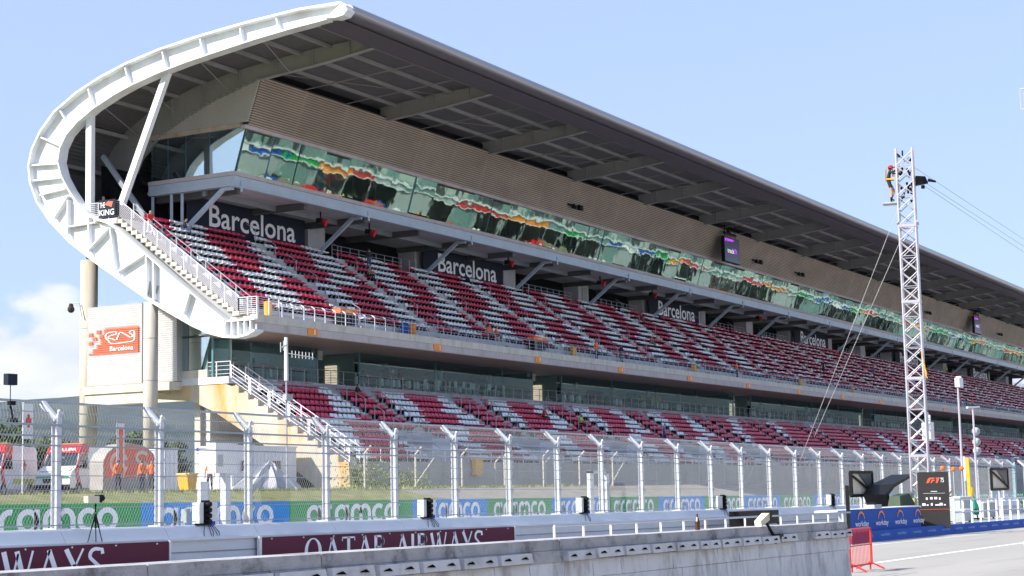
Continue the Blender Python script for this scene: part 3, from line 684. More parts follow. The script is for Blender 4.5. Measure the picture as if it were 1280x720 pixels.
# ------------------------------------------------------------------ lower tier
prof = [(56.9, 2.6), (56.9, LZ0)]
for i in range(NL):
    y, z = ltread(i); prof += ([(y, z-LDZ)] if i else [])+[(y, z)]
prof += [(65.76, 9.17), (66.2, 9.17), (66.2, 8.2), (65.8, 7.6), (57.4, 2.6)]
MB().prism_x(prof, 85.5, X1).obj('lower_tier', 'concd', GS)
MB().box(85.4, X1, 56.6, 56.88, 1.9, 3.75).obj('front_wall', 'conc', GS)
MB().box(84.4, X1, 67.5, 67.8, 2.0, 8.7).obj('base_wall', 'cream', GS)
mb = MB()
for x in range(92, 340, 6): mb.box(x, x+3.0, 67.42, 67.49, 2.0, 5.2)
mb.obj('base_doorways', 'dark', GS)
MB().box(85.0, 85.45, 68.75, 69.2, 2.0, 8.2).obj('square_column', 'cream', GS)
for x in (92, 100, 108, 116): MB().box(x, x+.5, 62.5, 63.0, 2.0, 6.0).obj('square_column', 'cream', GS)
# flank with stepped top
fl = [(71.55, 9.12), (67.0, 9.12)]
for i in range(NL-1, -1, -1):
    y, z = ltread(i); fl += [(y+LDY-.15 if i == NL-1 else y+LDY, z+.12), (y, z+.12)]
fl += [(56.9, 2.0), (58.9, 2.0), (62.57, 4.55), (66.8, 7.0), (68.67, 7.8), (71.55, 8.5)]
MB().prism_x(fl, 84.05, 84.35).obj('stair_flank', 'yellowc', GS)
for i in range(NL):
    y, z = ltread(i); MB().box(84.36, 85.45, y, y+LDY, z-.35, z).obj('lower_step', 'cream', GS); MB().box(84.36, 85.45, y+LDY/2, y+LDY, z, z+LDZ/2).obj('lower_step', 'cream', GS)
# stepped white railing panels on the flank
for i in range(0, 6):
    y0, z0 = ltread(i*2); y1, z1 = y0+2*LDY, z0+2*LDZ
    mb = MB(); x = 84.2
    for q in (.02, .95): mb.bar((x, y0+(y1-y0)*q, z0+.12+(z1-z0)*q-.1), (x, y0+(y1-y0)*q, z0+1.05+(z1-z0)*q), .07, .07)
    for h in (1.05, .85, .6, .36, .14): mb.bar((x, y0+.03, z0+h+.02), (x, y1-.08, z1+h-.03), .06 if h > 1 else .035, .05 if h > 1 else .03)
    mb.obj('stair_railing', 'rail', GS)
slope_rail(85.5, 57.2, 3.7, 65.6, 8.9, 8, 2, .95, 'rail')
slope_rail(84.2, 65.75, 9.12, 67.9, 9.12, 2, 3, 1.0, 'rail')
# front rail of lower tier
mb = MB()
for j in range(10): mb.tube((1.5*j, 56.75, 3.75), (1.5*j, 56.75, 4.55), .03, n=5)
for z in (4.1, 4.55): mb.tube((0, 56.75, z), (15, 56.75, z), .03, n=5)
fm = mb.mesh('front_railing', 'rail')
for k in range(17): link('front_railing', fm, GS, loc=(85.6+15*k, 0, 0))
# aisles: steps and rails
mb = MB()
for i in range(1, NL):
    y, z = ltread(i); mb.box(.02, .93, y-.34, y, z-LDZ, z-LDZ/2)
ls = mb.mesh('aisle_steps', 'conc')
rp_ = MB().bar((0, 0, 0), (0, 0, 1.0), .045, .045).mesh('railing_post', 'railg'); rr_ = MB().bar((0, 0, .98), (0, LDY, .98+LDZ), .045, .045).mesh('railing_bar', 'railg')
far = MB()
for n, (a, b) in enumerate(LA):
    link('aisle_steps', ls, GS, loc=(a, 0, 0)); xr = b+.02 if (a-94) % 15 < 1 else a-.02
    for i in range(NL):
        y, z = ltread(i)
        if n < 14:
            link('railing_post', rp_, GS, loc=(xr, y+.2, z))
            if i % 2 == 0: link('railing_bar', rr_, GS, loc=(xr, y+.2, z))
        else:
            far.bar((xr, y+.2, z), (xr, y+.2, z+1.0), .045)
            if i % 2 == 0: far.bar((xr, y+.2, z+.98), (xr, y+.2+LDY, z+.98+LDZ), .045)
far.obj('far_aisle_railings', 'railg', GS, kind='stuff')
# furniture silhouettes and posts in the lounge
rg = random.Random(44)
mb = MB(); x = 84.8
while x < X1-4:
    if not any(a-1.5 < x < b+.3 for a, b in OPEN):
        w_ = rg.uniform(.4, 1.6); h = rg.choice([.75, .75, 1.05, 1.1, 1.7]); y = rg.uniform(68.6, 71); mb.box(x, x+w_, y, y+.5, 9.18, 9.18+h, rg.choice([0, 0, 0, 1, 2]))
        if rg.random() < .4: mb.box(x+.1, x+.35, 68.0, 68.3, 9.6, 10.15, 3)
    x += rg.uniform(.4, 1.4)
mb.obj('lounge_furniture', ['blk', 'intnavy', 'floorm', 'white'], GS, kind='stuff')
for x in range(101, 340, 8):
    if not any(a-.5 < x < b+.5 for a, b in OPEN): MB().box(x, x+.35, 70.5, 70.85, 9.18, 11.65).obj('lounge_column', 'intlight', GS)
for k, x in enumerate((137, 146, 158, 190, 205, 232, 250)): MB().box(x, x+rg.uniform(3, 6), 71.7, 71.85, 9.6, 11.2).obj('wall_screen', ['intnavy', 'blk', 'yellow', 'intnavy', 'blk', 'wblue', 'intnavy'][k], GS)
# vomitories
mb = MB(); x0, x1 = .95, 4.2
yv, zv = ltread(6); yb = yv+.0
x0 = 1.9
for xa in (x0, x1-.1): mb.prism_x([(58.6, 4.4), (61.0, 5.8), (61.0, 5.95), (58.6, 5.3)], xa, xa+.1)
mb.box(x0, x1, 58.5, 58.6, 4.2, 5.35)
vm = mb.mesh('vomitory', pm('pale_blue_grey_panel', (.44, .48, .56), .6, 0, .1, .8))
for k in range(17): link('vomitory', vm, GS, loc=(94+15*k, 0, 0))

# ------------------------------------------------------------------ banners, plates, screens on the stand
bl = {0: 'widest navy banner reading Barcelona at the left end of the upper tier', 2: 'second navy Barcelona banner from the left above the upper seats', 5: 'third navy Barcelona banner from the left, behind the middle of the upper tier', 8: 'fourth navy Barcelona banner, just left of the lattice tower', 11: 'navy Barcelona banner partly hidden behind the lattice tower', 14: 'navy Barcelona banner farthest right, beyond the lattice tower'}
for k in BAN:
    x = 88.3+15*k; t = thing('banner', bl[k], 'banner', (0, 0, 0), group='Barcelona banners behind the upper tier')
    MB().box(x+.9, x+14.3, 73.25, 73.33, 19.43, 21.93).obj('fabric', 'navy', t)
    put_text(MB(), 'Barcelona', (x+3.2, 73.235, 20.12), (1, 0, 0), (0, 0, 1), 9.9, 1.55).obj('lettering', 'letter', t)
ords = ['first', 'second', 'third', 'fourth', 'fifth', 'sixth', 'seventh', 'eighth', 'ninth', 'tenth', 'eleventh', 'twelfth']
for k in range(12):
    x = 86.9+15*k+.2; t = thing('number_plate', 'orange plate with number %d on the parapet, %s from the left' % (k+1, ords[k]), 'sign', (0, 0, 0), group='orange number plates along the parapet')
    pr = [(x, 11.68), (x+.9, 11.68), (x+.98, 11.76), (x+.98, 12.04), (x+.9, 12.14), (x, 12.14), (x-.1, 12.04), (x-.1, 11.78)]
    MB().add([(a, 61.93, b) for a, b in pr]+[(a, 61.97, b) for a, b in pr], [tuple(range(8)), tuple(range(15, 7, -1))]+[(i, i+8, (i+1) % 8+8, (i+1) % 8) for i in range(8)]).obj('plate', 'orange', t)
    put_text(MB(), str(k+1), (x+.55, 61.92, 11.76), (1, 0, 0), (0, 0, 1), .14 if k == 0 else .26, .3).obj('numeral', 'paint', t)
for n, (x, l) in enumerate(((167.0, 'black hanging video screen with purple graphics, left of the lattice tower'), (272.8, 'small black hanging video screen with purple graphics, right of the lattice tower'))):
    t = thing('video_screen', l, 'screen', (x, 65.7, 25.3))
    MB().box(-.1, 4.2, 0, .35, 0, 2.7).obj('housing', 'blk', t)
    mb = MB().box(0, 4.1, -.03, -.003, .08, 2.62); mb.obj('display', pm('screen_dark_blue', (.03, .04, .07), .3, emit=.3), t)
    rg2 = random.Random(2); mb = MB()
    for j in range(14):
        a = .1+j*.17; h = rg2.uniform(.15, .4); mb.add([(a, -.04, 2.5-h), (a+.13, -.04, 2.5-h+.1), (a+.13, -.04, 2.5), (a, -.04, 2.5-.06)], [(0, 1, 2, 3)])
    put_text(mb, 'TV', (2.65, -.04, 1.0), (1, 0, 0), (0, 0, 1), .7, .5); mb.obj('graphics', 'purple', t)
    put_text(MB(), 'track', (.7, -.04, 1.0), (1, 0, 0), (0, 0, 1), 1.9, .5).obj('lettering', 'screenw', t)
    MB().tube((.6, .2, 2.7), (.6, .2, 4.3), .04).tube((3.6, .2, 2.7), (3.6, .2, 4.3), .04).box(.4, 3.8, .1, .3, 3.0, 3.2).box(1.5, 2.1, .05, .35, 3.1, 3.5).obj('hanger', 'blk', t)
for x, l in ((134.5, 'black loudspeaker bracket on the tan wall, leftmost and largest looking'), (179.5, 'black loudspeaker bracket on the tan wall just right of the left video screen'), (193.5, 'black loudspeaker bracket on the tan wall, third from the left'), (249.5, 'black loudspeaker bracket on the tan wall, half hidden by the lattice tower'), (294.5, 'black loudspeaker bracket on the tan wall, farthest right')):
    t = thing('speaker_bracket', l, 'loudspeaker', (x, 66.9, 26.75), group='brackets on the tan louvred wall')
    MB().box(-1.4, 1.5, -.12, -.02, -.04, .05).box(-.7, -.62, -.35, -.02, -.25, .1).obj('arm', 'blk', t)
    MB().hexa([(.2, -.5, -.35), (.75, -.5, -.35), (.75, -.1, -.3), (.2, -.1, -.3), (.2, -.45, .12), (.75, -.45, .12), (.75, -.1, .12), (.2, -.1, .12)]).box(-.5, -.15, -.35, -.08, -.3, .0).obj('horn', 'blk', t)
# red horn lights under box
for x in (100.2, 106.5, 128.0, 146.0, 158.0, 188.0):
    mb = MB(); mb.tube((x, 70.0, 21.3), (x+.1, 69.7, 21.15), .16, .3, n=10, mi=1); mb.box(x-.25, x+.2, 70.0, 70.4, 21.15, 21.5); mb.box(x-.03, x+.03, 70.1, 70.2, 21.5, 22)
    tag(mb.obj('horn_speaker', ['blk', 'ared']), 'red-mouthed horn speaker hung under the glass box, %s from the left' % {100.2: 'first', 106.5: 'second', 128.0: 'third', 146.0: 'fourth', 158.0: 'fifth', 188.0: 'sixth'}[x], 'loudspeaker', 'red horn speakers hung under the glass box')

# ------------------------------------------------------------------ lettering helpers
def aramco(mb, o, u, v, xh, w=.235, mi=0):
    """rounded lower-case word, xh = x-height; returns its width"""
    x = 0; s = (xh, xh); W = w
    def st(p, closed=False): stroke(mb, [(a+x, b) for a, b in p], W, o, u, v, s, mi, closed, off=.0)
    for ch in 'aramco':
        if ch == 'a': st(arc(.42, .5, .36, .41, 0, 360, 20)[:-1], True); st([(.80, 0), (.80, 1)]); x += 1.06
        elif ch == 'r': st([(.1, 0), (.1, .5)]+arc(.46, .5, .36, .41, 180, 75, 9)); x += .78
        elif ch == 'm':
            st([(.1, 0), (.1, .5)]+arc(.40, .55, .30, .37, 180, 0, 12)+[(.70, 0)]); st([(.70, .5)]+arc(1.0, .55, .30, .37, 180, 0, 12)+[(1.30, 0)]); x += 1.55
        elif ch == 'c': st(arc(.44, .5, .38, .41, 50, 310, 16)); x += .88
        else: st(arc(.44, .5, .38, .41, 0, 360, 20)[:-1], True); x += 1.0
    return x*xh
def serif_word(mb, word, o, u, v, h, mi=0, sp=.10):
    T, t = .15, .065; x = 0
    def st(p, w, cl=False): stroke(mb, [(a+x, b) for a, b in p], w, o, u, v, (h, h), mi, cl, 0)
    for ch in word:
        if ch == ' ': x += .42; continue
        if ch == 'Q':
            n = 26; P = [(.40+.40*math.cos(6.2832*i/n), .5+.51*math.sin(6.2832*i/n)) for i in range(n)]; Q = [(.40+.25*math.cos(6.2832*i/n), .5+.465*math.sin(6.2832*i/n)) for i in range(n)]
            vs = [Vector(o)+Vector(u)*((a+x)*h)+Vector(v)*(b*h) for a, b in P+Q]; mb.add(vs, [(i, (i+1) % n, n+(i+1) % n, n+i) for i in range(n)], mi)
            st([(.35, .12), (.62, -.12), (.80, -.14)], t); x += .86
        elif ch == 'A': st([(.06, 0), (.36, 1)], t); st([(.33, 1), (.66, 0)], T); st([(.15, .33), (.55, .33)], t*.8); x += .72
        elif ch == 'T': st([(.33, 0), (.33, .98)], T); st([(0, .97), (.66, .97)], t); st([(.02, .99), (.02, .84)], .04); st([(.64, .99), (.64, .84)], .04); x += .70
        elif ch in 'RP':
            st([(.1, 0), (.1, 1)], T); st([(.1, .97)]+arc(.28, .745, .21, .225, 90, -90, 10)+[(.1, .52)], t*1.3); st(arc(.30, .745, .20, .19, 65, -65, 8), .11)
            if ch == 'R': st([(.30, .52), (.60, 0)], T)
            x += .66
        elif ch == 'I': st([(.1, 0), (.1, 1)], T); x += .26
        elif ch == 'W': st([(.05, 1), (.27, 0)], T); st([(.28, 0), (.48, .92)], t); st([(.44, 1), (.67, 0)], T); st([(.68, 0), (.92, 1)], t); x += .98
        elif ch == 'Y': st([(.05, 1), (.32, .42)], T); st([(.33, .42), (.60, 1)], t); st([(.33, .5), (.33, 0)], T); x += .64
        elif ch == 'S': st([(.50, .80), (.48, .95)]+arc(.28, .76, .2, .215, 70, 200, 8)+[(.28, .5)]+arc(.28, .24, .22, .225, 20, -120, 9)+[(.06, .12), (.05, .26)], .115); x += .60
        x += sp
    return (x-sp)*h
# ------------------------------------------------------------------ far track wall with debris fence
def sloped(mb, x0, x1, y0, y1, za, zb, mi=0, n=1):    # za, zb functions of x
    for i in range(n):
        a = x0+(x1-x0)*i/n; b = x0+(x1-x0)*(i+1)/n
        mb.hexa([(a, y0, za(a)), (b, y0, za(b)), (b, y1, za(b)), (a, y1, za(a)), (a, y0, zb(a)), (b, y0, zb(b)), (b, y1, zb(b)), (a, y1, zb(a))], mi)
    return mb
WL = thing('track_wall', 'long white painted concrete wall on the far side of the track, under the debris fence', 'wall')
def wall_run(x0, x1):
    x = x0
    while x < x1-.1:
        b = min(x+4, x1); a_, b_ = x+.008, b-.008
        mb = MB()
        pr = lambda X: [(30.95, g(X)), (30.95, zt(X)-.36), (30.98, zt(X)-.34), (31.18, zt(X)-.04), (31.22, zt(X)), (31.85, zt(X)), (31.85, g(X))]
        A_, B_ = pr(a_), pr(b_); n = len(A_)
        vs = [(a_, y, z) for y, z in A_]+[(b_, y, z) for y, z in B_]
        mb.add(vs, [(i, (i+1) % n, n+(i+1) % n, n+i) for i in range(n)]+[tuple(range(n-1, -1, -1)), tuple(range(n, 2*n))])
        mb.obj('wall_block', 'wall', WL); x = b
    sloped(MB(), x0, x1, 30.86, 30.95, lambda X: zt(X)-.40, lambda X: zt(X)-.33, n=12).obj('wall_ledge', 'wall', WL)
    sloped(MB(), x0, x1, 30.93, 30.96, lambda X: zt(X)-.74, lambda X: zt(X)-.71, n=12).obj('wall_seam', 'steelgrey', WL)
wall_run(9, 141); wall_run(145.5, 300)
FN = thing('debris_fence', 'tall wire debris fence with white cranked posts standing on the track wall', 'fence')
pb = MB().box(-.08, .08, 31.42, 31.44, 0, 2.85).box(-.08, .08, 31.60, 31.62, 0, 2.85).box(-.012, .012, 31.44, 31.60, 0, 2.85)
pb.bar((0, 31.52, 2.78), (0, 32.02, 3.25), .13, .14, up=(0, -1, 1))
pb.box(-.2, .2, 31.3, 31.75, .001, .03)
for z in (.45, .9, 1.3, 1.8, 2.3): pb.box(.08, .13, 31.38, 31.44, z, z+.05)
pm_ = pb.mesh('post', 'post')
cap = MB().tube((0, 31.48, 2.85), (0, 31.42, 3.02), .05, n=6).tube((-.05, 31.42, 3.02), (.09, 31.40, 2.93), .04, n=6).bar((.1, 31.98, 3.2), (.08, 31.55, 2.8), .05, .09).mesh('bracket', 'post')
LV = 4.0
def wires():
    mb = MB(); sp = .11; sl = 1.75; th = .0024   # sl = rise/run
    H1 = 2.82
    path = lambda h: (31.50, h) if h <= H1 else (31.50+(h-H1)*.72, H1+(h-H1)*.70)
    HT = H1+.66
    for sgn in (1, -1):
        n0 = int(-HT/sl/sp)-1; n1 = int(LV/sp)+1
        rng = range(n0, n1) if sgn == 1 else range(0, n1-n0)
        for i in rng:
            xs = i*sp
            # x = xs + sgn*h/sl, clip to 0..LV
            h0, h1 = 0, HT
            if sgn == 1: h0 = max(h0, -xs*sl); h1 = min(h1, (LV-xs)*sl)
            else: h0 = max(h0, (xs-LV)*sl); h1 = min(h1, xs*sl)
            if h1-h0 < .02: continue
            hs = [h0]+([H1] if h0 < H1 < h1 else [])+[h1]
            P = [(xs+sgn*h/sl, *path(h)) for h in hs]
            for a, b in zip(P, P[1:]):
                mb.hexa([(a[0]-th, a[1]-th, a[2]), (a[0]+th, a[1]-th, a[2]), (a[0]+th, a[1]+th, a[2]), (a[0]-th, a[1]+th, a[2]), (b[0]-th, b[1]-th, b[2]), (b[0]+th, b[1]-th, b[2]), (b[0]+th, b[1]+th, b[2]), (b[0]-th, b[1]+th, b[2])])
    return mb.mesh('wire_mesh', 'galv')
wm = wires()
def fence_run(x0, n):
    for i in range(n+1):
        x = x0+4*i; p = link('post', pm_, FN, loc=(x, 0, zt(x))); link('bracket', cap, p, loc=(0, 0, 0))
        if i < n: link('wire_mesh', wm, FN, loc=(x, 0, zt(x+2)))
    xa, xb = x0, x0+4*n
    for y, h, r in ((32.02, 3.27, .035), (31.76, 2.99, .016), (31.38, 2.64, .03), (31.36, 2.36, .026), (31.36, 2.12, .022), (31.36, 1.72, .009), (31.36, 1.36, .012), (31.36, .98, .009), (31.36, .55, .012), (31.36, .1, .02)):
        MB().tube((xa, y, zt(xa)+h), (xb, y, zt(xb)+h), r, n=6).obj('cable', 'cable', FN)
fence_run(13.2, 32); fence_run(145.2, 30)
MB().bar((141.3, 31.5, zt(141)), (141.3, 31.5, zt(141)+2.9), .3, .2).obj('end_post', pm('teal_post', (.25, .45, .5), .4), FN)
# grandstand-side advertising boards
edges = [13.3, 21.6, 30.8, 38.1, 45.2, 52.6, 58.0, 63.4, 68.8, 74.2, 79.8, 85.2]
while edges[-1] < 200: edges.append(edges[-1]+5.5)
BD = ['green', 'blue']
for i, (a, b) in enumerate(zip(edges, edges[1:])):
    col = BD[i % 2]
    t = thing('advertising_board', '%s aramco board behind the debris fence, %s from the left end' % (col, (['far outer', 'next outer', 'first', 'second', 'third', 'fourth', 'fifth', 'sixth', 'seventh', 'eighth', 'ninth', 'tenth', 'eleventh', 'twelfth', 'thirteenth', 'fourteenth']+['%dth' % q for q in range(15, 60)])[i]), 'billboard', group='row of green and blue aramco boards')
    f = lambda X: zt(X)-.55
    h = lambda X: zt(X)+.66
    sloped(MB(), a, b-.01, 32.95, 33.02, f, h).obj('board', col, t)
    L_ = b-a; xh = .64; wd = aramco(MB(), (0, 0, 0), (1, 0, 0), (0, 0, 1), xh); sc = min(1.35, L_*.8/wd)
    mb = MB(); aramco(mb, (a+(L_-wd*sc)/2, 32.935, zt(a+L_/2)-.12), (sc, 0, 0), (0, 0, 1), xh); mb.obj('lettering', 'letter', t)
sloped(MB(), 13, 200, 33.03, 33.35, lambda X: g(X), lambda X: zt(X)+.5, n=6).obj('concrete_barrier', 'conc', tag(thing('barrier', 'low concrete barrier carrying the aramco boards', 'barrier'), 'low concrete barrier carrying the aramco boards', 'barrier'))
# maroon airline banners on the wall
for (x0, x1, l) in ((21.2, 36.75, 'maroon QATAR AIRWAYS banner on the white wall, cut by the left edge'), (40.85, 56.2, 'maroon QATAR AIRWAYS banner on the white wall, complete one in the middle')):
    t = thing('banner', l, 'banner', group='maroon banners on the track wall')
    f = lambda X: zt(X)-1.06
    h = lambda X: zt(X)-.40
    sloped(MB(), x0, x1, 30.80, 30.84, f, h, n=4).obj('fabric', 'maroon', t)
    mb = MB(); wd = serif_word(mb, 'QATAR AIRWAYS', (0, 0, 0), (1, 0, 0), (0, 0, 1), 1); s = 10.9/wd
    mb = MB(); xa = x0+2.15; zA = zt(xa+5)-1.30
    dz = (zt(x1)-zt(x0))/(x1-x0)
    serif_word(mb, 'QATAR AIRWAYS', (xa, 30.79, zt(xa)-1.27), Vector((s/.78, 0, dz*s/.78)), (0, 0, 1), .78); mb.obj('lettering', 'letter', t)
    sloped(MB(), x0-.12, x0, 30.77, 30.86, f, lambda X: h(X)+.03).obj('edge_strip', 'paint', t)
    sloped(MB(), x1, x1+.06, 30.77, 30.86, f, lambda X: h(X)+.02).obj('edge_strip', 'paint', t)
    for j in range(10):
        x = x0+.5+j*(x1-x0-1)/9; MB().box(x-.02, x+.02, 30.775, 30.80, h(x)-.07, h(x)-.03).obj('eyelet', 'paint', t)
# ------------------------------------------------------------------ inner spectator fence
IF = thing('spectator_fence', 'wire fence with bent white posts between the verge and the lower tier', 'fence')
ip = MB().tube((0, 50, 2.0), (0, 50, 3.9), .055, n=8).tube((0, 50, 3.9), (.1, 49.65, 4.3), .05, n=8).mesh('post', 'cream')
mb = MB(); sp = .14
for sgn in (1, -1):
    for i in range(-14, 50):
        xs = i*sp if sgn == 1 else i*sp+2.0; h0, h1 = 0, 1.9
        if sgn == 1: h0 = max(h0, -xs); h1 = min(h1, 5-xs)
        else: h0 = max(h0, xs-5); h1 = min(h1, xs)
        if h1-h0 < .05: continue
        a = (xs+sgn*h0, 50, 2.0+h0); b = (xs+sgn*h1, 50, 2.0+h1); th = .003
        mb.add([(a[0]-th, 50, a[2]), (a[0]+th, 50, a[2]), (b[0]+th, 50, b[2]), (b[0]-th, 50, b[2])], [(0, 1, 2, 3)])
im = mb.mesh('wire_mesh', 'galv')
ir = MB().tube((0, 50, 3.88), (5, 50, 3.88), .02, n=5).tube((0, 50, 3.0), (5, 50, 3.0), .012, n=4).mesh('rail', 'cable')
for i in range(38):
    x = 75.2+5*i; link('post', ip, IF, loc=(x, 0, 0)); link('wire_mesh', im, IF, loc=(x, 0, 0)); link('rail', ir, IF, loc=(x, 0, 0))
ip2 = MB().tube((0, 55, 2.0), (0, 55, 3.7), .06, n=8).tube((0, 55, 3.7), (.3, 54.75, 4.1), .05, n=8).mesh('bent_post', 'cream')
for i in range(24): link('bent_post', ip2, IF, loc=(98+6.2*i+(i % 3)*.8, 0, 0))
for x0 in (80, 105, 130): MB().tube((x0, 50.1, 2.0), (x0+2.3, 50.1, 3.7), .035, n=6).obj('stay', 'cream', IF)
# ------------------------------------------------------------------ near pit wall
def pz(x): return 1.163-.0054*(x-9.2)
PW = thing('pit_wall', 'weathered white concrete pit wall running across the foreground with a row of slotted boxes', 'wall')
def pslab(x0, x1, y0a, y1a, ha, hb, name, mat, sk=0, yb=9.7, mi=0):
    """block: front face from (y0a at ha) down to (y1a at hb); heights below the top; sk slants its joint"""
    z = lambda x, h: pz(x)-h
    x0 += .006; x1 -= .006
    MB().hexa([(x0+sk, y1a, z(x0, hb)), (x1+sk, y1a, z(x1, hb)), (x1+sk, yb, z(x1, hb)), (x0+sk, yb, z(x0, hb)), (x0, y0a, z(x0, ha)), (x1, y0a, z(x1, ha)), (x1, yb, z(x1, ha)), (x0, yb, z(x0, ha))]).obj(name, mat, PW)
x = 6.0; rg = random.Random(11)
XE = 28.75
while x < XE-.3:
    b = min(XE, x+2.4); pslab(x, b, 9.27+rg.uniform(-.006, .006), 9.26, 0+rg.uniform(0, .006), .125, 'cap_block', 'pitcap'); x = b
x = 6.0
while x < XE-.3:
    b = min(XE, x+.8); pslab(x, b, 9.25, 9.23, .128, .262, 'recess_block', 'pitcap')
    q = rg.uniform(-.008, .008)
    if not (9.0 < x < 9.9 or 17.2 < x < 18.0 or 25.6 < x < 26.2):
        mb = MB(); z0 = pz(x)-.252+q; z1 = pz(x)-.145+q; mb.hexa([(x+.04, 9.165, z0), (b-.04, 9.165, z0), (b-.04, 9.24, z0), (x+.04, 9.24, z0), (x+.05, 9.18, z1), (b-.05, 9.18, z1), (b-.05, 9.24, z1), (x+.05, 9.24, z1)])
        bx = mb.obj('slotted_box', 'pitbox', PW)
        for xx in (x+.19, b-.22):
            mb = MB(); mb.hexa([(xx-.09, 9.160, z0+.05), (xx+.07, 9.160, z0+.044), (xx+.07, 9.18, z0+.044), (xx-.09, 9.18, z0+.05), (xx-.055, 9.161, z0+.062), (xx+.02, 9.162, z0+.074), (xx+.02, 9.18, z0+.074), (xx-.055, 9.18, z0+.062)]); mb.obj('slot', 'dark', bx)
    x = b
for n, (ha, hb, ya, yb_) in enumerate(((.264, .47, 9.245, 9.23), (.475, .99, 9.235, 9.21))):
    x = 6.0+.3*n
    while x < XE-.05:
        b = min(XE, x+.8+.0*n); pslab(x, b, ya+rg.uniform(-.004, .004), yb_+rg.uniform(-.004, .004), ha, hb, 'wall_panel', 'pit', sk=(.01, .02)[n]); x = b
pslab(6, XE+.03, 9.20, 9.19, .995, 1.17, 'wall_foot', 'pitcap')
sloped(MB(), 6, XE, 9.69, 9.8, lambda X: g(X)-.1, lambda X: pz(X)-.02).obj('rear_face', 'pit', PW)
# rail behind the pit wall
PR = thing('railing', 'low white railing just behind the right part of the pit wall', 'railing')
x = 20.45
while x < 33.2:
    MB().bar((x, 10.6, g(x)), (x, 10.6, pz(x)+.11), .026, .026).obj('post', 'paint', PR); x += .87
for h in (.11, -.25): MB().tube((20.45, 10.6, pz(20.45)+h), (33.1, 10.6, pz(33.1)+h), .018, n=6).obj('rail', 'railg' if h > 0 else 'paint', PR)

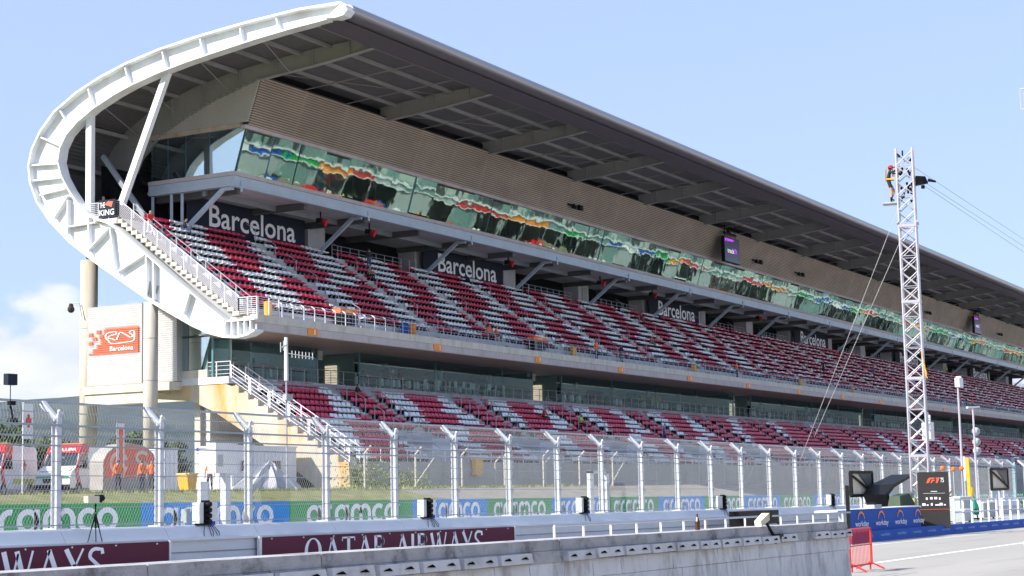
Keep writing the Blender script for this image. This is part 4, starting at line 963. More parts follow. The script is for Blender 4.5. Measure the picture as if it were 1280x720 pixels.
# ------------------------------------------------------------------ people
def body(pose):
    J = {}; 
    if pose == 'stand' or pose == 'phone':
        J = dict(pelvis=(0, 0, .95), waist=(0, 0, 1.12), chest=(0, 0, 1.33), neck=(0, .0, 1.49), head=(0, -.02, 1.60), top=(0, -.01, 1.70))
        arms = {1: [(.17, 0, 1.42), (.25, .02, 1.16), (.27, -.08, .92), (.27, -.11, .84)], -1: [(-.17, 0, 1.42), (-.26, .03, 1.16), (-.25, -.05, .91), (-.25, -.08, .83)]}
        if pose == 'phone': arms[1] = [(.17, 0, 1.42), (.27, -.06, 1.2), (.13, -.24, 1.38), (.08, -.27, 1.45)]; arms[-1] = [(-.17, 0, 1.42), (-.27, -.04, 1.17), (-.10, -.26, 1.20), (-.02, -.29, 1.22)]
        legs = {1: [(.09, 0, .93), (.11, -.03, .50), (.12, .02, .09), (.14, -.14, .04)], -1: [(-.09, 0, .93), (-.12, -.05, .50), (-.13, -.02, .09), (-.16, -.17, .04)]}
    elif pose == 'sit':
        J = dict(pelvis=(0, .02, .52), waist=(0, 0, .68), chest=(0, -.06, .90), neck=(0, -.12, 1.05), head=(0, -.17, 1.15), top=(0, -.17, 1.25))
        arms = {1: [(.17, -.08, .98), (.25, -.16, .74), (.14, -.38, .62), (.10, -.45, .60)], -1: [(-.17, -.08, .98), (-.25, -.14, .74), (-.16, -.38, .62), (-.12, -.45, .60)]}
        legs = {1: [(.10, 0, .50), (.14, -.44, .50), (.14, -.40, .09), (.15, -.55, .04)], -1: [(-.10, 0, .50), (-.13, -.44, .52), (-.16, -.47, .09), (-.18, -.62, .04)]}
    elif pose == 'walk':
        J = dict(pelvis=(0, 0, .94), waist=(0, -.02, 1.12), chest=(0, -.05, 1.33), neck=(0, -.07, 1.48), head=(0, -.10, 1.59), top=(0, -.09, 1.69))
        arms = {1: [(.17, -.05, 1.41), (.24, .10, 1.18), (.25, .12, .93), (.25, .10, .85)], -1: [(-.17, -.05, 1.41), (-.24, -.12, 1.17), (-.22, -.32, 1.02), (-.21, -.39, .99)]}
        legs = {1: [(.09, 0, .92), (.10, -.16, .51), (.11, -.12, .09), (.12, -.28, .06)], -1: [(-.09, 0, .92), (-.10, .04, .50), (-.11, .26, .13), (-.12, .14, .05)]}
    else:  # climb: facing -Y, hands reaching forward and up
        J = dict(pelvis=(0, .05, .98), waist=(0, .07, 1.14), chest=(0, .04, 1.35), neck=(0, .0, 1.50), head=(0, -.05, 1.61), top=(0, -.04, 1.71))
        arms = {1: [(.17, .0, 1.43), (.24, -.22, 1.50), (.15, -.40, 1.68), (.13, -.44, 1.75)], -1: [(-.17, 0, 1.43), (-.24, -.20, 1.30), (-.14, -.42, 1.38), (-.12, -.48, 1.42)]}
        legs = {1: [(.09, .05, .95), (.13, -.16, .60), (.12, -.02, .22), (.13, -.16, .16)], -1: [(-.09, .05, .95), (-.11, -.05, .50), (-.12, .0, .09), (-.13, -.14, .04)]}
    V = []; E = []; RR = []; TAG = []
    def av(p, r, t): V.append(p); RR.append(r); TAG.append(t); return len(V)-1
    ip = av(J['pelvis'], (.15, .11), 'pants'); iw = av(J['waist'], (.13, .10), 'top'); ic = av(J['chest'], (.165, .115), 'top'); inn = av(J['neck'], (.06, .06), 'skin'); ih = av(J['head'], (.088, .105), 'skin'); it = av(J['top'], (.075, .085), 'hair')
    E += [(ip, iw), (iw, ic), (ic, inn), (inn, ih), (ih, it)]
    hands = []
    for sgn in (1, -1):
        a = arms[sgn]; pr = ic
        for p, r, t in zip(a, (.062, .048, .034, .034), ('top', 'top', 'skin', 'skin')): n = av(p, (r, r), t); E.append((pr, n)); pr = n
        # hand: palm end, then five short fingers
        w = Vector(a[2]); h = Vector(a[3]); d = (h-w).normalized(); s_ = d.cross(Vector((0, 0, 1)) if abs(d.z) < .8 else Vector((0, 1, 0))).normalized()
        hands.append((h, d, s_))
        l = legs[sgn]; pr = ip
        for p, r, t in zip(l, (.088, .062, .042, .038), ('pants', 'calf', 'shoe', 'shoe')): n = av(p, (r, r), t); E.append((pr, n)); pr = n
    me = bpy.data.meshes.new('b'); me.from_pydata([Vector(p) for p in V], E, []); o = bpy.data.objects.new('b', me); C.objects.link(o)
    o.modifiers.new('skin', 'SKIN')
    for i, r in enumerate(RR): me.skin_vertices[0].data[i].radius = r
    me.skin_vertices[0].data[0].use_root = True
    ss = o.modifiers.new('sub', 'SUBSURF'); ss.levels = 1; ss.render_levels = 1
    dg = bpy.context.evaluated_depsgraph_get(); dg.update()
    m2 = bpy.data.meshes.new_from_object(o.evaluated_get(dg))
    vs = [v.co.copy() for v in m2.vertices]; fs = [tuple(p.vertices) for p in m2.polygons]
    bpy.data.objects.remove(o); bpy.data.meshes.remove(me); bpy.data.meshes.remove(m2)
    slots = ['skin', 'hair', 'top', 'pants', 'shoe', 'calf']; mi = []
    for f in fs:
        c = sum((vs[i] for i in f), Vector())/len(f); best = None
        for (a, b) in E:
            A_ = Vector(V[a]); B_ = Vector(V[b]); d = B_-A_; t = max(0, min(1, (c-A_).dot(d)/d.length_squared)); q = (c-A_-d*t).length
            if best is None or q < best[0]: best = (q, TAG[a] if t < .5 else TAG[b])
        tgt = best[1]
        hd = Vector(J['head'])
        if tgt in ('skin', 'hair') and (c-hd).length < .22 and c.z > hd.z-.06: tgt = 'hair' if (c.y > hd.y+.02 or c.z > hd.z+.06) else 'skin'
        mi.append(slots.index(tgt))
    mb = MB(); mb.v = [tuple(v) for v in vs]; mb.f = fs; mb.m = mi
    for h, d, s_ in hands:
        for k, (off, ln) in enumerate(((-.027, .055), (-.009, .07), (.009, .066), (.027, .05))):
            a = h+s_*off+d*.015; m_ = a+d*ln*.55; e = m_+(d*.8+Vector((0, -.35, -.1))).normalized()*ln*.5
            mb.tube(a, m_, .009, .008, 5, 0); mb.tube(m_, e, .008, .006, 5, 0)
        a = h-s_*.03-d*.03; mb.tube(a, a-s_*.035+d*.03, .01, .008, 5, 0)
    hd = Vector(J['head'])
    mb.hexa([hd+Vector(q) for q in ((-.014, -.10, -.03), (.014, -.10, -.03), (.01, -.07, -.03), (-.01, -.07, -.03), (-.006, -.095, .025), (.006, -.095, .025), (.006, -.07, .025), (-.006, -.07, .025))], 0)
    for e in (-.03, .03): mb.ball(hd+Vector((e, -.088, .018)), .010, 6, 1)
    mb.add([hd+Vector(q) for q in ((-.025, -.101, -.055), (.025, -.101, -.055), (.02, -.101, -.047), (-.02, -.101, -.047))], [(0, 1, 2, 3)], 1)
    for e in (-.092, .092): mb.ball(hd+Vector((e, 0, -.005)), .02, 6, 0, (.5, 1, 1.5))
    return mb
POSE = {p: body(p) for p in ('stand', 'phone', 'sit', 'walk', 'climb')}
def person(pose, loc, rz, top, pants, label, hair='hairm', hat=None, vest=None, shoe='blk', group=None, calf=None):
    me = POSE[pose].mesh('person', ['skin', hair, top, pants, shoe, calf or pants])
    me.polygons.foreach_set('use_smooth', [True]*len(me.polygons))
    o = link('person', me, None, loc=loc, rot=(0, 0, rz)); tag(o, label, 'person', group)
    hz = {'sit': ((0, -.17, 1.17)), 'walk': (0, -.10, 1.61), 'climb': (0, -.05, 1.63)}.get(pose, (0, -.02, 1.62))
    if hat:
        mb = MB(); mb.ball(hz, .125, 12, sc=(.95, 1.05, 1.0)); mb.v = [v for v in mb.v]
        hb = MB(); n = 12
        for j in range(4):
            for i in range(n):
                p = [j*.45, (j+1)*.45]; t = [6.2832*i/n, 6.2832*(i+1)/n]
                q = [(hz[0]+.122*math.sin(a)*math.cos(b), hz[1]+.135*math.sin(a)*math.sin(b), hz[2]+.115*math.cos(a)) for a, b in ((p[0], t[0]), (p[1], t[0]), (p[1], t[1]), (p[0], t[1]))]
                hb.add(q, [(0, 1, 2, 3)])
        hb.box(hz[0]-.09, hz[0]+.09, hz[1]-.20, hz[1]-.10, hz[2]+.0, hz[2]+.015)
        hb.obj('helmet', hat, o, smooth=True)
    return o
PI = math.pi
def face(dx, dy): return math.atan2(dy, dx)+PI/2       # local -Y turned to (dx,dy)
blkc = pm('black_cloth', (.02, .02, .025), .85, 0, .2, 8); redc = pm('red_cloth', (.5, .03, .03), .8, 0, .2, 8); navyc = pm('navy_cloth', (.02, .035, .08), .85, 0, .2, 8); greyc = pm('grey_cloth', (.2, .2, .22), .85, 0, .2, 8); whitec = pm('white_cloth', (.7, .7, .72), .8, 0, .1, 8); khaki = pm('khaki_cloth', (.20, .17, .10), .85, 0, .2, 8); fair = pm('fair_hair', (.35, .24, .12), .8, 0, .2, 10)
U = utread; Lw = ltread
def onU(x, i): y, z = U(i); return (x, y+.28, z)
def onL(x, i): y, z = Lw(i); return (x, y+.2, z)
person('sit', (86.9, U(10)[0]+.62, U(10)[1]), face(.6, -1), blkc, 'jeans', 'person in black top and blue jeans sitting on the top row beside the first strut')
person('walk', (82.7, 70.9, 18.1), face(-.3, -1), redc, whitec, 'fair-haired person in red walking down the outside stair', hair=fair)
person('stand', (82.9, 74.9, 19.45), face(-1, -.6), navyc, navyc, 'person in navy standing on the stair landing behind the railing')
person('stand', onU(108.2, 10), face(.3, 1), blkc, 'jeans', 'person in black top and jeans standing high in the upper tier with back turned')
person('sit', (106.0, U(8)[0]+.62, U(8)[1]), face(0, -1), khaki, blkc, 'person with khaki backpack seated in the upper tier below the standing one')
person('sit', (113.2, U(1)[0]+.62, U(1)[1]), face(-.2, -1), 'hiviz', blkc, 'left of two seated workers in orange vests at the front of the upper tier')
person('sit', (114.3, U(1)[0]+.62, U(1)[1]), face(.3, -1), 'hiviz', navyc, 'right of two seated workers in orange vests at the front of the upper tier')
person('stand', (129.7, 62.85, 12.55), face(-.2, -1), 'hiviz', blkc, 'worker in orange vest standing on the upper front walkway beside a dark-clad colleague')
person('phone', (134.6, 62.85, 12.55), face(.9, -.6), navyc, greyc, 'dark-clad person standing on the upper front walkway, right of the orange vest')
person('sit', (149.1, U(4)[0]+.62, U(4)[1]), face(0, -1), greyc, khaki, 'person in yellow helmet and grey top seated among the upper rows', hat='yellow')
person('sit', (156.3, U(9)[0]+.62, U(9)[1]), face(0, -1), blkc, redc, 'person in black and red sitting near the third Barcelona banner')
person('stand', (161.8, 62.85, 12.55), face(0, -1), 'hiviz', navyc, 'lone worker in orange vest standing at the railing left of the lattice tower')
person('walk', onU(198.8, 4), face(-1, 0), navyc, navyc, 'dark figure walking along a row of the upper tier near the lattice tower')
person('stand', onU(222, 5), face(0, -1), pm('blue_cloth', (.03, .1, .35), .8), blkc, 'person in blue standing in the upper tier just left of the lattice tower')
for n, (dx, c) in enumerate(((0, 'ared'), (3.6, blkc), (7, 'hiviz'))):
    person('stand', (250+dx, 62.85, 12.55), face(-.2, -1), c, blkc, ('red-clad person, left of three at the railing above the twin masts', 'black-clad person between two others at the railing above the twin masts', 'orange-clad worker, right of three at the railing above the twin masts')[n])
person('sit', (96.6, Lw(10)[0]+.52, Lw(10)[1]), face(.2, -1), blkc, redc, 'dark-haired person sitting at the top of the lower tier beside the first aisle railing')
person('sit', (120.9, Lw(8)[0]+.52, Lw(8)[1]), face(0, -1), redc, blkc, 'person in red sitting in the lower tier left of the hi-vis green jacket')
person('sit', (125.9, Lw(7)[0]+.52, Lw(7)[1]), face(0, -1), 'hivizy', blkc, 'person in bright green jacket bending over in the lower tier')
person('walk', onL(138.7, 5), face(.3, -1), pm('pale_blue_cloth', (.25, .3, .6), .8), 'jeans', 'person in pale blue shirt with orange cap in the lower tier', hair='hiviz')
person('phone', (86.3, 68.3, 9.18), face(-.3, -1), whitec, blkc, 'left of two people behind the lounge window next to the plant')
person('phone', (88.0, 68.5, 9.18), face(.2, -1), pm('green_cloth', (.08, .2, .15), .8), blkc, 'right of two people behind the lounge window, in dark green')
person('stand', (285.0, 73.6, 19.42), face(0, -1), 'hivizy', blkc, 'worker in yellow jacket at the back of the upper tier near the right edge')
for n, (x, y, d) in enumerate(((64.6, 57.3, (.3, 1)), (66.0, 57.0, (0, 1)), (67.3, 57.5, (-.7, -.8)), (72.0, 57.6, (-1, -.3)))):
    person('stand', (x, y, 2.004), face(*d), 'hiviz', pm('navy_trousers', (.03, .035, .06), .8), ('paramedic in orange and white standing nearest the ambulance, leftmost of the crew', 'paramedic in orange with back turned, second from the left beside the round booth', 'paramedic in orange facing the camera, third of the crew beside the booth', 'paramedic in orange standing alone right of the fence post')[n])
    for s in (-1, 1):
        q = .12*s; o = C.objects[-1] if False else None

# ------------------------------------------------------------------ ambulances
def ambulance(loc, rz, label):
    t = thing('ambulance', label, 'ambulance', loc, rz, group='ambulances parked beside the stand')   # local +X forward
    prof = [(-2.9, .35), (-2.9, 2.45), (-2.75, 2.62), (1.1, 2.66), (1.45, 2.55), (2.15, 1.55), (2.75, 1.28), (2.92, .95), (2.95, .40)]
    mb = MB(); n = len(prof); W0 = 1.0
    vs = [];
    for y, k in ((-W0, 1), (-W0+.0, 1), (W0, 1)): pass
    def wd(z): return 1.0 if z < 1.3 else 1.0-.12*(z-1.3)/1.3
    vs = [(a, -wd(b), b) for a, b in prof]+[(a, wd(b), b) for a, b in prof]
    mb.add(vs, [(i, (i+1) % n, n+(i+1) % n, n+i) for i in range(n)]+[tuple(range(n-1, -1, -1)), tuple(range(n, 2*n))])
    o = mb.obj('body', 'awhite', t); bv = o.modifiers.new('bevel', 'BEVEL'); bv.width = .05; bv.segments = 2
    MB().add([(1.50, -.80, 2.46), (1.50, .80, 2.46), (2.13, .90, 1.60), (2.13, -.90, 1.60)], [(0, 1, 2, 3)]).obj('windscreen', 'wind', t).location = (.03, 0, .02)
    MB().hexa([(.6, -.96, 2.30), (1.72, -.93, 2.28), (1.72, .93, 2.28), (.6, .96, 2.30), (.5, -.88, 2.78), (1.30, -.86, 2.74), (1.30, .86, 2.74), (.5, .88, 2.78)]).obj('roof_cap', 'ared', t)
    for s in (-1, 1):
        MB().add([(1.35, s*.93, 2.2), (.75, s*.93, 2.3), (.75, s*1.005, 1.45), (1.95, s*1.005, 1.45)], [(0, 1, 2, 3)]).obj('side_window', 'wind', t).location = (0, s*.012, 0)
        MB().add([(1.50, s*.905, 2.52), (1.32, s*.905, 2.55), (1.98, s*1.02, 1.2), (1.55, s*1.02, .5), (2.0, s*1.02, .5), (2.35, s*1.02, 1.38)], [(0, 1, 2, 5), (5, 2, 3, 4)]).obj('red_stripe', 'ared', t)
        MB().add([(-2.8, s*1.008, .95), (.6, s*1.008, .95), (.6, s*1.008, .75), (-2.8, s*1.008, .75)], [(0, 1, 2, 3)]).obj('reflective_stripe', pm('lime_reflective', (.55, .65, .05), .5), t)
        MB().box(-1.0, -.85, s*.99-.02, s*.99+.02, 1.4, 1.95).box(-1.2, -.65, s*.99-.02, s*.99+.02, 1.6, 1.75).obj('cross', 'ared', t)
        MB().box(1.75, 1.85, s*1.0, s*1.22, 1.5, 1.6).box(1.68, 1.8, s*1.15, s*1.33, 1.45, 1.85).obj('mirror', 'blk', t)
        MB().hexa([(2.70, s*.62, .95), (2.70, s*.95, .95), (2.86, s*.95, .95), (2.93, s*.62, .95), (2.55, s*.62, 1.22), (2.50, s*.95, 1.22), (2.70, s*.95, 1.16), (2.80, s*.62, 1.18)]).obj('headlight', 'screenw' if False else 'paint', t)
        for x in (-1.75, 1.95):
            w_ = MB().tube((x, s*.80, .36), (x, s*1.03, .36), .36, n=20).obj('wheel', 'tyre', t); MB().tube((x, s*1.0, .36), (x, s*1.04, .36), .20, n=14).obj('rim', 'greybox', w_)
    MB().box(2.80, 3.02, -.98, .98, .32, .62).obj('bumper', 'blk', t)
    MB().box(2.78, 2.97, -.5, .5, .72, .92).obj('grille', 'blk', t)
    MB().add([(2.2, -.85, 1.545), (2.2, .85, 1.545), (2.74, .85, 1.305), (2.74, -.85, 1.305)], [(0, 1, 2, 3)]).obj('bonnet', 'awhite', t).location = (0, 0, .02)
    MB().box(2.93, 2.97, -.9, .9, .98, 1.06).obj('green_band', 'green', t)
    mb = MB(); put_text(mb, 'AMBULANCIES', (1.72, .72, 2.36), (0, -1, 0), (-.62, 0, .78), 1.44, .22); mb.obj('lettering', 'paint', t)
    MB().box(.3, .75, -.7, .7, 2.64, 2.80).obj('light_bar', 'yellow', t)
    return t
am1 = ambulance((69.6, 64.6, 2.004), math.atan2(-.307, -.949), 'white and red ambulance parked just left of the orange-clad crew')
dup(am1, (65.4, 66.0, 2.004), math.atan2(-.40, -.92), 'white and red ambulance at the left edge, partly hidden by the first fence post')
# ------------------------------------------------------------------ left background
t = thing('booth', 'round-topped grey booth with a big orange-red swirl logo behind the ambulance crew', 'booth', (69.5, 60.8, 2.004))
pr = [(-2.1, 0), (-2.1, 1.6)]+[(2.1*math.cos(R(a))*1.0, 1.6+1.1*math.sin(R(a))) for a in range(170, 9, -20)]+[(2.1, 1.6), (2.1, 0)]
n = len(pr); MB().add([(a, 0, b) for a, b in pr]+[(a, .9, b) for a, b in pr], [tuple(range(n)), tuple(range(2*n-1, n-1, -1))]+[(i, n+i, n+(i+1) % n, (i+1) % n) for i in range(n)]).obj('shell', pm('grey_beige_canvas', (.34, .32, .29), .7), t)
mb = MB(); mb.add([(a, -.02, b) for a, b in [(-1.95, .9), (-1.95, 2.0)]+[(2.0*math.cos(R(q))*.97, 1.62+.98*math.sin(R(q))) for q in range(160, 19, -20)]+[(1.95, 2.0), (1.95, .9)]], [tuple(range(12))]); mb.obj('logo_panel', 'signred', t)
mb = MB(); stroke(mb, arc(-.95, 1.65, .62, .52, 20, 340, 16), .2, (0, -.04, 0), (1, 0, 0), (0, 0, 1), (1, 1)); stroke(mb, arc(.85, 1.95, .45, .28, 30, 270, 10)+arc(.85, 1.4, .45, .28, 90, -150, 10), .2, (0, -.04, 0), (1, 0, 0), (0, 0, 1), (1, 1)); mb.obj('swirl', 'beige', t)
t = thing('flag', 'tall white feather flag with red print beside the round booth', 'flag', (67.3, 59.8, 2.0)); MB().tube((0, 0, 0), (0, 0, 3.7), .03).obj('pole', 'railg', t); MB().box(.03, .55, -.02, .02, .9, 3.65).obj('cloth', 'paint', t); MB().box(.12, .44, -.03, .03, 1.1, 3.4).obj('print', 'signred', t)
t = thing('flag', 'white flag with red cross on a pole at the left, before the mountain', 'flag', (57.9, 57.0, 2.0)); MB().tube((0, 0, 0), (0, 0, 4.4), .03).obj('pole', 'paint', t); MB().box(.03, .62, -.015, .015, 2.6, 4.2).obj('cloth', 'paint', t); MB().box(.15, .5, -.025, .025, 3.3, 3.55).box(.26, .40, -.026, .026, 3.12, 3.72).obj('red_cross', 'ared', t)
t = thing('wheelie_bin', 'yellow-orange wheeled bin beside the beige square column', 'bin', (70.9, 58.2, 2.004))
MB().hexa([(-.28, -.3, .08), (.28, -.3, .08), (.28, .3, .08), (-.28, .3, .08), (-.36, -.38, 1.0), (.36, -.38, 1.0), (.36, .38, 1.0), (-.36, .38, 1.0)]).obj('tub', 'yellow', t); MB().box(-.40, .40, -.42, .42, 1.0, 1.08).obj('lid', pm('pale_yellow_lid', (.8, .6, .25), .5), t)
for s in (-1, 1): MB().tube((s*.28-.04, .25, .1), (s*.28+.04, .25, .1), .1, n=12).obj('wheel', 'tyre', t)
# white site cabins
def cabin(loc, L_, D_, H_, label, win):
    t = thing('site_cabin', label, 'cabin', loc)
    MB().box(0, L_, 0, D_, .15, H_).obj('body', 'awhite', t)
    mb = MB(); x = .1
    for j in range(int(L_/.35)): MB().box(.1+j*.35, .22+j*.35, -.03, 0, .25, H_-.15).obj('corrugation', 'awhite', t)
    MB().box(-.05, L_+.05, -.05, D_+.05, H_, H_+.1).obj('roof', 'awhite', t)
    for (a, b, c, d) in win: f = MB().box(a, b, -.07, -.03, c, d).obj('window', 'paint', t); MB().box(a+.06, b-.06, -.09, -.07, c+.06, d-.06).obj('pane', 'wind', f)
    return t
t = cabin((77.3, 60.2, 2.0), 6.0, 2.4, 2.6, 'white site cabin behind the fence below the stair flank', [(.6, 1.4, 1.2, 1.9), (3.0, 4.4, .2, 1.9)])
t = cabin((73.6, 62.0, 2.0), 1.1, 2.2, 2.45, 'narrow white cabin left of the one under the stair', [])
t = thing('sign_board', 'pale blue Creu Roja sign with a red cross beside the white cabins', 'sign', (75.6, 59.8, 2.0))
MB().box(0, 1.3, 0, .05, 1.0, 2.5).obj('panel', pm('pale_blue_panel', (.50, .55, .68), .5), t); MB().box(.35, .95, -.02, 0, 1.85, 2.0).box(.57, .73, -.021, 0, 1.63, 2.22).obj('red_cross', 'ared', t); put_text(MB(), 'Creu Roja', (.12, -.015, 1.2), (1, 0, 0), (0, 0, 1), 1.05, .22).obj('lettering', 'jeans', t)
for x in (.1, 1.2): MB().box(x-.03, x+.03, .05, .1, 0, 2.4).obj('leg', 'railg', t)
t = thing('notice_sign', 'small blue and white notice on the beige square column', 'sign', (84.95, 68.9, 4.6)); MB().box(0, .04, -.17, .17, 0, .42).obj('plate', 'paint', t); MB().box(-.01, .0, -.12, .12, .1, .34).obj('symbol', 'wblue', t)
# tarpaulin heap
mb = MB(); rg = random.Random(21); n = 26; rings = [(1.9, 0), (1.6, .35), (1.15, .8), (.7, 1.15), (.3, 1.45), (.03, 1.7)]
vs = []
for r, z in rings:
    for i in range(n):
        a = 6.2832*i/n; q = 1+(.16 if i % 3 == 0 else -.12)*rg.uniform(.5, 1.3); vs.append((r*q*math.cos(a)*1.35+(z*.25), r*q*math.sin(a)*.8, z*1.05+rg.uniform(-.1, .1)*(r > .1)))
mb.add(vs, [(j*n+i, j*n+(i+1) % n, (j+1)*n+(i+1) % n, (j+1)*n+i) for j in range(len(rings)-1) for i in range(n)])
o = mb.obj('tarpaulin_heap', 'tarp', None, smooth=False, loc=(77.6, 58.2, 2.0)); tag(o, 'crumpled grey-white tarpaulin pulled up to a peak over something before the cabin', 'tarpaulin')
# low shed far left
t = thing('warehouse', 'long low grey shed with rounded ribbed roof beyond the ambulances', 'warehouse', (84, 100, 2.0))
pr = [(0, 0), (0, 3.0), (1.0, 3.9), (3, 4.5), (5, 4.7), (8, 4.7), (8, 0)]
MB().prism_x(pr, 0, 19).obj('shell', 'greybox', t)
for j in range(26): MB().box(j*.75, j*.75+.35, -.06, 0, .2, 3.0).obj('panel', 'louvrew', t)
t = thing('warehouse', 'white industrial hall low on the horizon at the far left', 'warehouse', (170, 240, 2.0)); MB().box(0, 60, 0, 25, 0, 7).obj('wall', 'clad', t); MB().box(-1, 61, -1, 26, 7, 7.6).obj('roof', 'beamblue', t)
for j in range(10): MB().box(3+j*5.6, 6.6+j*5.6, -.1, 0, 4, 5.4).obj('window', 'wind', t)
# trees
def tree(x, y, h, r, label, seed, dark=False, nl=3200, z0=2.0):
    rg = random.Random(seed); t = thing('tree', label, 'tree', (x, y, z0)); mb = MB()
    mb.tube((0, 0, 0), (.1, 0, h*.45), .16*h/5, .09*h/5, 8); tips = []
    for i in range(7):
        a = i*.9+rg.uniform(-.3, .3); p = (r*.6*math.cos(a), r*.6*math.sin(a), h*rg.uniform(.55, .85)); mb.tube((.1, 0, h*(.3+.02*i)), p, .05*h/5, .02, 6); tips.append(p)
    mb.obj('trunk', 'bark', t)
    cl = [(rg.gauss(0, r*.42), rg.gauss(0, r*.42), h*rg.uniform(.42, .95), rg.uniform(.25, .5)*r) for _ in range(16)]
    for mat, cnt in (('leafd', nl//2), ('leaf', nl//2)):
        mb = MB()
        for _ in range(cnt):
            c = rg.choice(cl); d = Vector((rg.gauss(0, 1), rg.gauss(0, 1), rg.gauss(0, .8))).normalized()*c[3]*rg.uniform(.55, 1.1)
            p = Vector(c[:3])+d; s = rg.uniform(.10, .2)*max(1, h/5); a = Vector((rg.gauss(0, 1), rg.gauss(0, 1), rg.gauss(0, 1))).normalized(); b = a.cross(Vector((rg.gauss(0, 1), rg.gauss(0, 1), rg.gauss(0, 1)))).normalized()
            mb.add([p-a*s, p+b*s*.5, p+a*s, p-b*s*.5], [(0, 1, 2, 3)])
        mb.obj('crown', mat, t)
    return t
tree(104, 104, 5.9, 2.6, 'bushy green tree at the far left behind the ambulances', 1)
tree(101, 106, 4.9, 2.4, 'lower green tree at the very left edge of the photo', 2)
tree(108.5, 104, 4.8, 2.2, 'small round tree just left of the first fence post', 3)
tree(121, 104.5, 5.6, 2.2, 'yellowish green tree between the two round columns', 4)
tree(126.5, 106, 5.2, 1.9, 'small dark green tree nearest the second round column', 5)
tree(118, 105, 5.3, 1.7, 'green tree partly behind the first round column', 6)
# weeds by the stair foot
rg = random.Random(8)
for n, (x, y, s, l) in enumerate(((84.0, 55.6, 1.3, 'yellow-green weeds growing at the foot of the lower stair'), (87.6, 55.2, .9, 'smaller clump of weeds right of the stair foot'))):
    mb = MB()
    for _ in range(1100):
        p = Vector((rg.gauss(0, 1.3), rg.gauss(0, .4), abs(rg.gauss(0, .6))*s)); a = Vector((rg.gauss(0, 1), rg.gauss(0, 1), rg.gauss(0, 1))).normalized()*.09; b = Vector((rg.gauss(0, 1), rg.gauss(0, 1), rg.gauss(0, 1))).normalized()*.05
        mb.add([p-a, p+b, p+a, p-b], [(0, 1, 2, 3)])
    t = thing('weeds', l, 'plant', (x, y, 2.0)); mb.obj('foliage', pm('weed_green', (.20, .24, .05), .8, 0, .4, 3), t); 
    mb = MB(); [mb.tube((q*.2, 0, 0), (q*.3, .1*q, 1.2*s), .012, n=4) for q in range(-4, 5)]; mb.obj('stem', 'bark', t)
# potted plant and lounge furniture
t = thing('potted_plant', 'leafy plant standing behind the pale end window of the lounge', 'plant', (84.9, 69.2, 9.2)); MB().tube((0, 0, 0), (0, 0, .45), .2, .26, 12).obj('pot', 'blk', t); mb = MB(); rg = random.Random(5)
for _ in range(220):
    p = Vector((rg.gauss(0, .3), rg.gauss(0, .3), 1.05+rg.gauss(0, .3))); a = Vector((rg.gauss(0, 1), rg.gauss(0, 1), rg.gauss(0, 1))).normalized()*.12; b = a.cross(Vector((0, .3, 1))).normalized()*.04; mb.add([p-a, p+b, p+a, p-b], [(0, 1, 2, 3)])
mb.obj('foliage', 'leafd', t)
cm_ = MB().box(-.22, .22, -.22, .22, .42, .48).hexa([(-.22, .18, .48), (.22, .18, .48), (.22, .23, .48), (-.22, .23, .48), (-.19, .25, .92), (.19, .25, .92), (.19, .29, .92), (-.19, .29, .92)])
for sx_ in (-.18, .18):
    for sy_ in (-.18, .18): cm_.bar((sx_, sy_, 0), (sx_*.9, sy_*.9, .42), .03, .03)
cmm = cm_.mesh('lounge_chair', 'white'); rg = random.Random(6)
for i in range(13): tag(link('lounge_chair', cmm, None, loc=(110.6+i*1.05+rg.uniform(-.25, .25), 67.9+rg.uniform(0, .5), 9.5), rot=(0, 0, PI+rg.uniform(-.5, .5))), 'white lounge chair in the row behind the window before the navy wall', 'chair', 'white chairs behind the lounge window')
for i, o in enumerate([o for o in C.objects if o.name.startswith('lounge_chair')]): pass
MB().box(109.8, 125, 67.55, 69.2, 9.18, 9.5).obj('dais', 'floorm', GS)
tb = MB().box(-1.1, 1.1, -.25, .25, 1.0, 1.06)
tm_ = tb.mesh('table_top', 'ared'); lg = MB().box(-.9, -.84, -.03, .03, 0, 1.0).box(.84, .9, -.03, .03, 0, 1.0).mesh('leg', 'railg')
for x, l in ((87.2, 'red-topped high table by the window where two people stand'), (89.9, 'red-topped high table second from the left end of the lounge'), (92.6, 'red-topped high table near the white fridge'), (94.0, 'red-topped high table nearest the first passage'), (103.0, 'long red-topped high table behind the second lounge window'), (106.5, 'red-topped high table left of the drinks display')):
    t = thing('high_table', l, 'table', (x, 67.95, 9.18)); link('table_top', tm_, t); link('leg', lg, t)
t = thing('fridge', 'white fridge standing inside the lounge left of the antenna mast', 'fridge', (90.6, 69.5, 9.18)); MB().box(0, 1.2, 0, .7, 0, 2.1).obj('cabinet', 'paint', t); MB().box(.05, .6, -.03, 0, .05, 2.05).box(.63, 1.15, -.03, 0, .05, 2.05).obj('door', 'awhite', t)
t = thing('drinks_display', 'lit blue and red drinks display inside the lounge', 'display', (108.3, 69.8, 9.18)); MB().box(0, 2.2, 0, .6, 0, 2.0).obj('cabinet', 'blk', t)
rg = random.Random(12)
for i in range(5):
    for j in range(4): MB().box(.08+i*.42, .40+i*.42, -.04, 0, .4+j*.4, .7+j*.4).obj('product', rg.choice(['wblue', 'ared', 'interior', 'paint']), t)
t = thing('wall_picture', 'dark mural with a yellow patch on the lounge back wall', 'mural', (101.5, 71.9, 9.9)); MB().box(0, 5.5, 0, .05, -.2, 1.5).obj('panel', 'blk', t); MB().hexa([(2.6, -.02, .1), (3.4, -.02, .1), (3.4, 0, .1), (2.6, 0, .1), (2.3, -.02, 1.35), (3.7, -.02, 1.35), (3.7, 0, 1.35), (2.3, 0, 1.35)]).obj('patch', 'yellow', t)
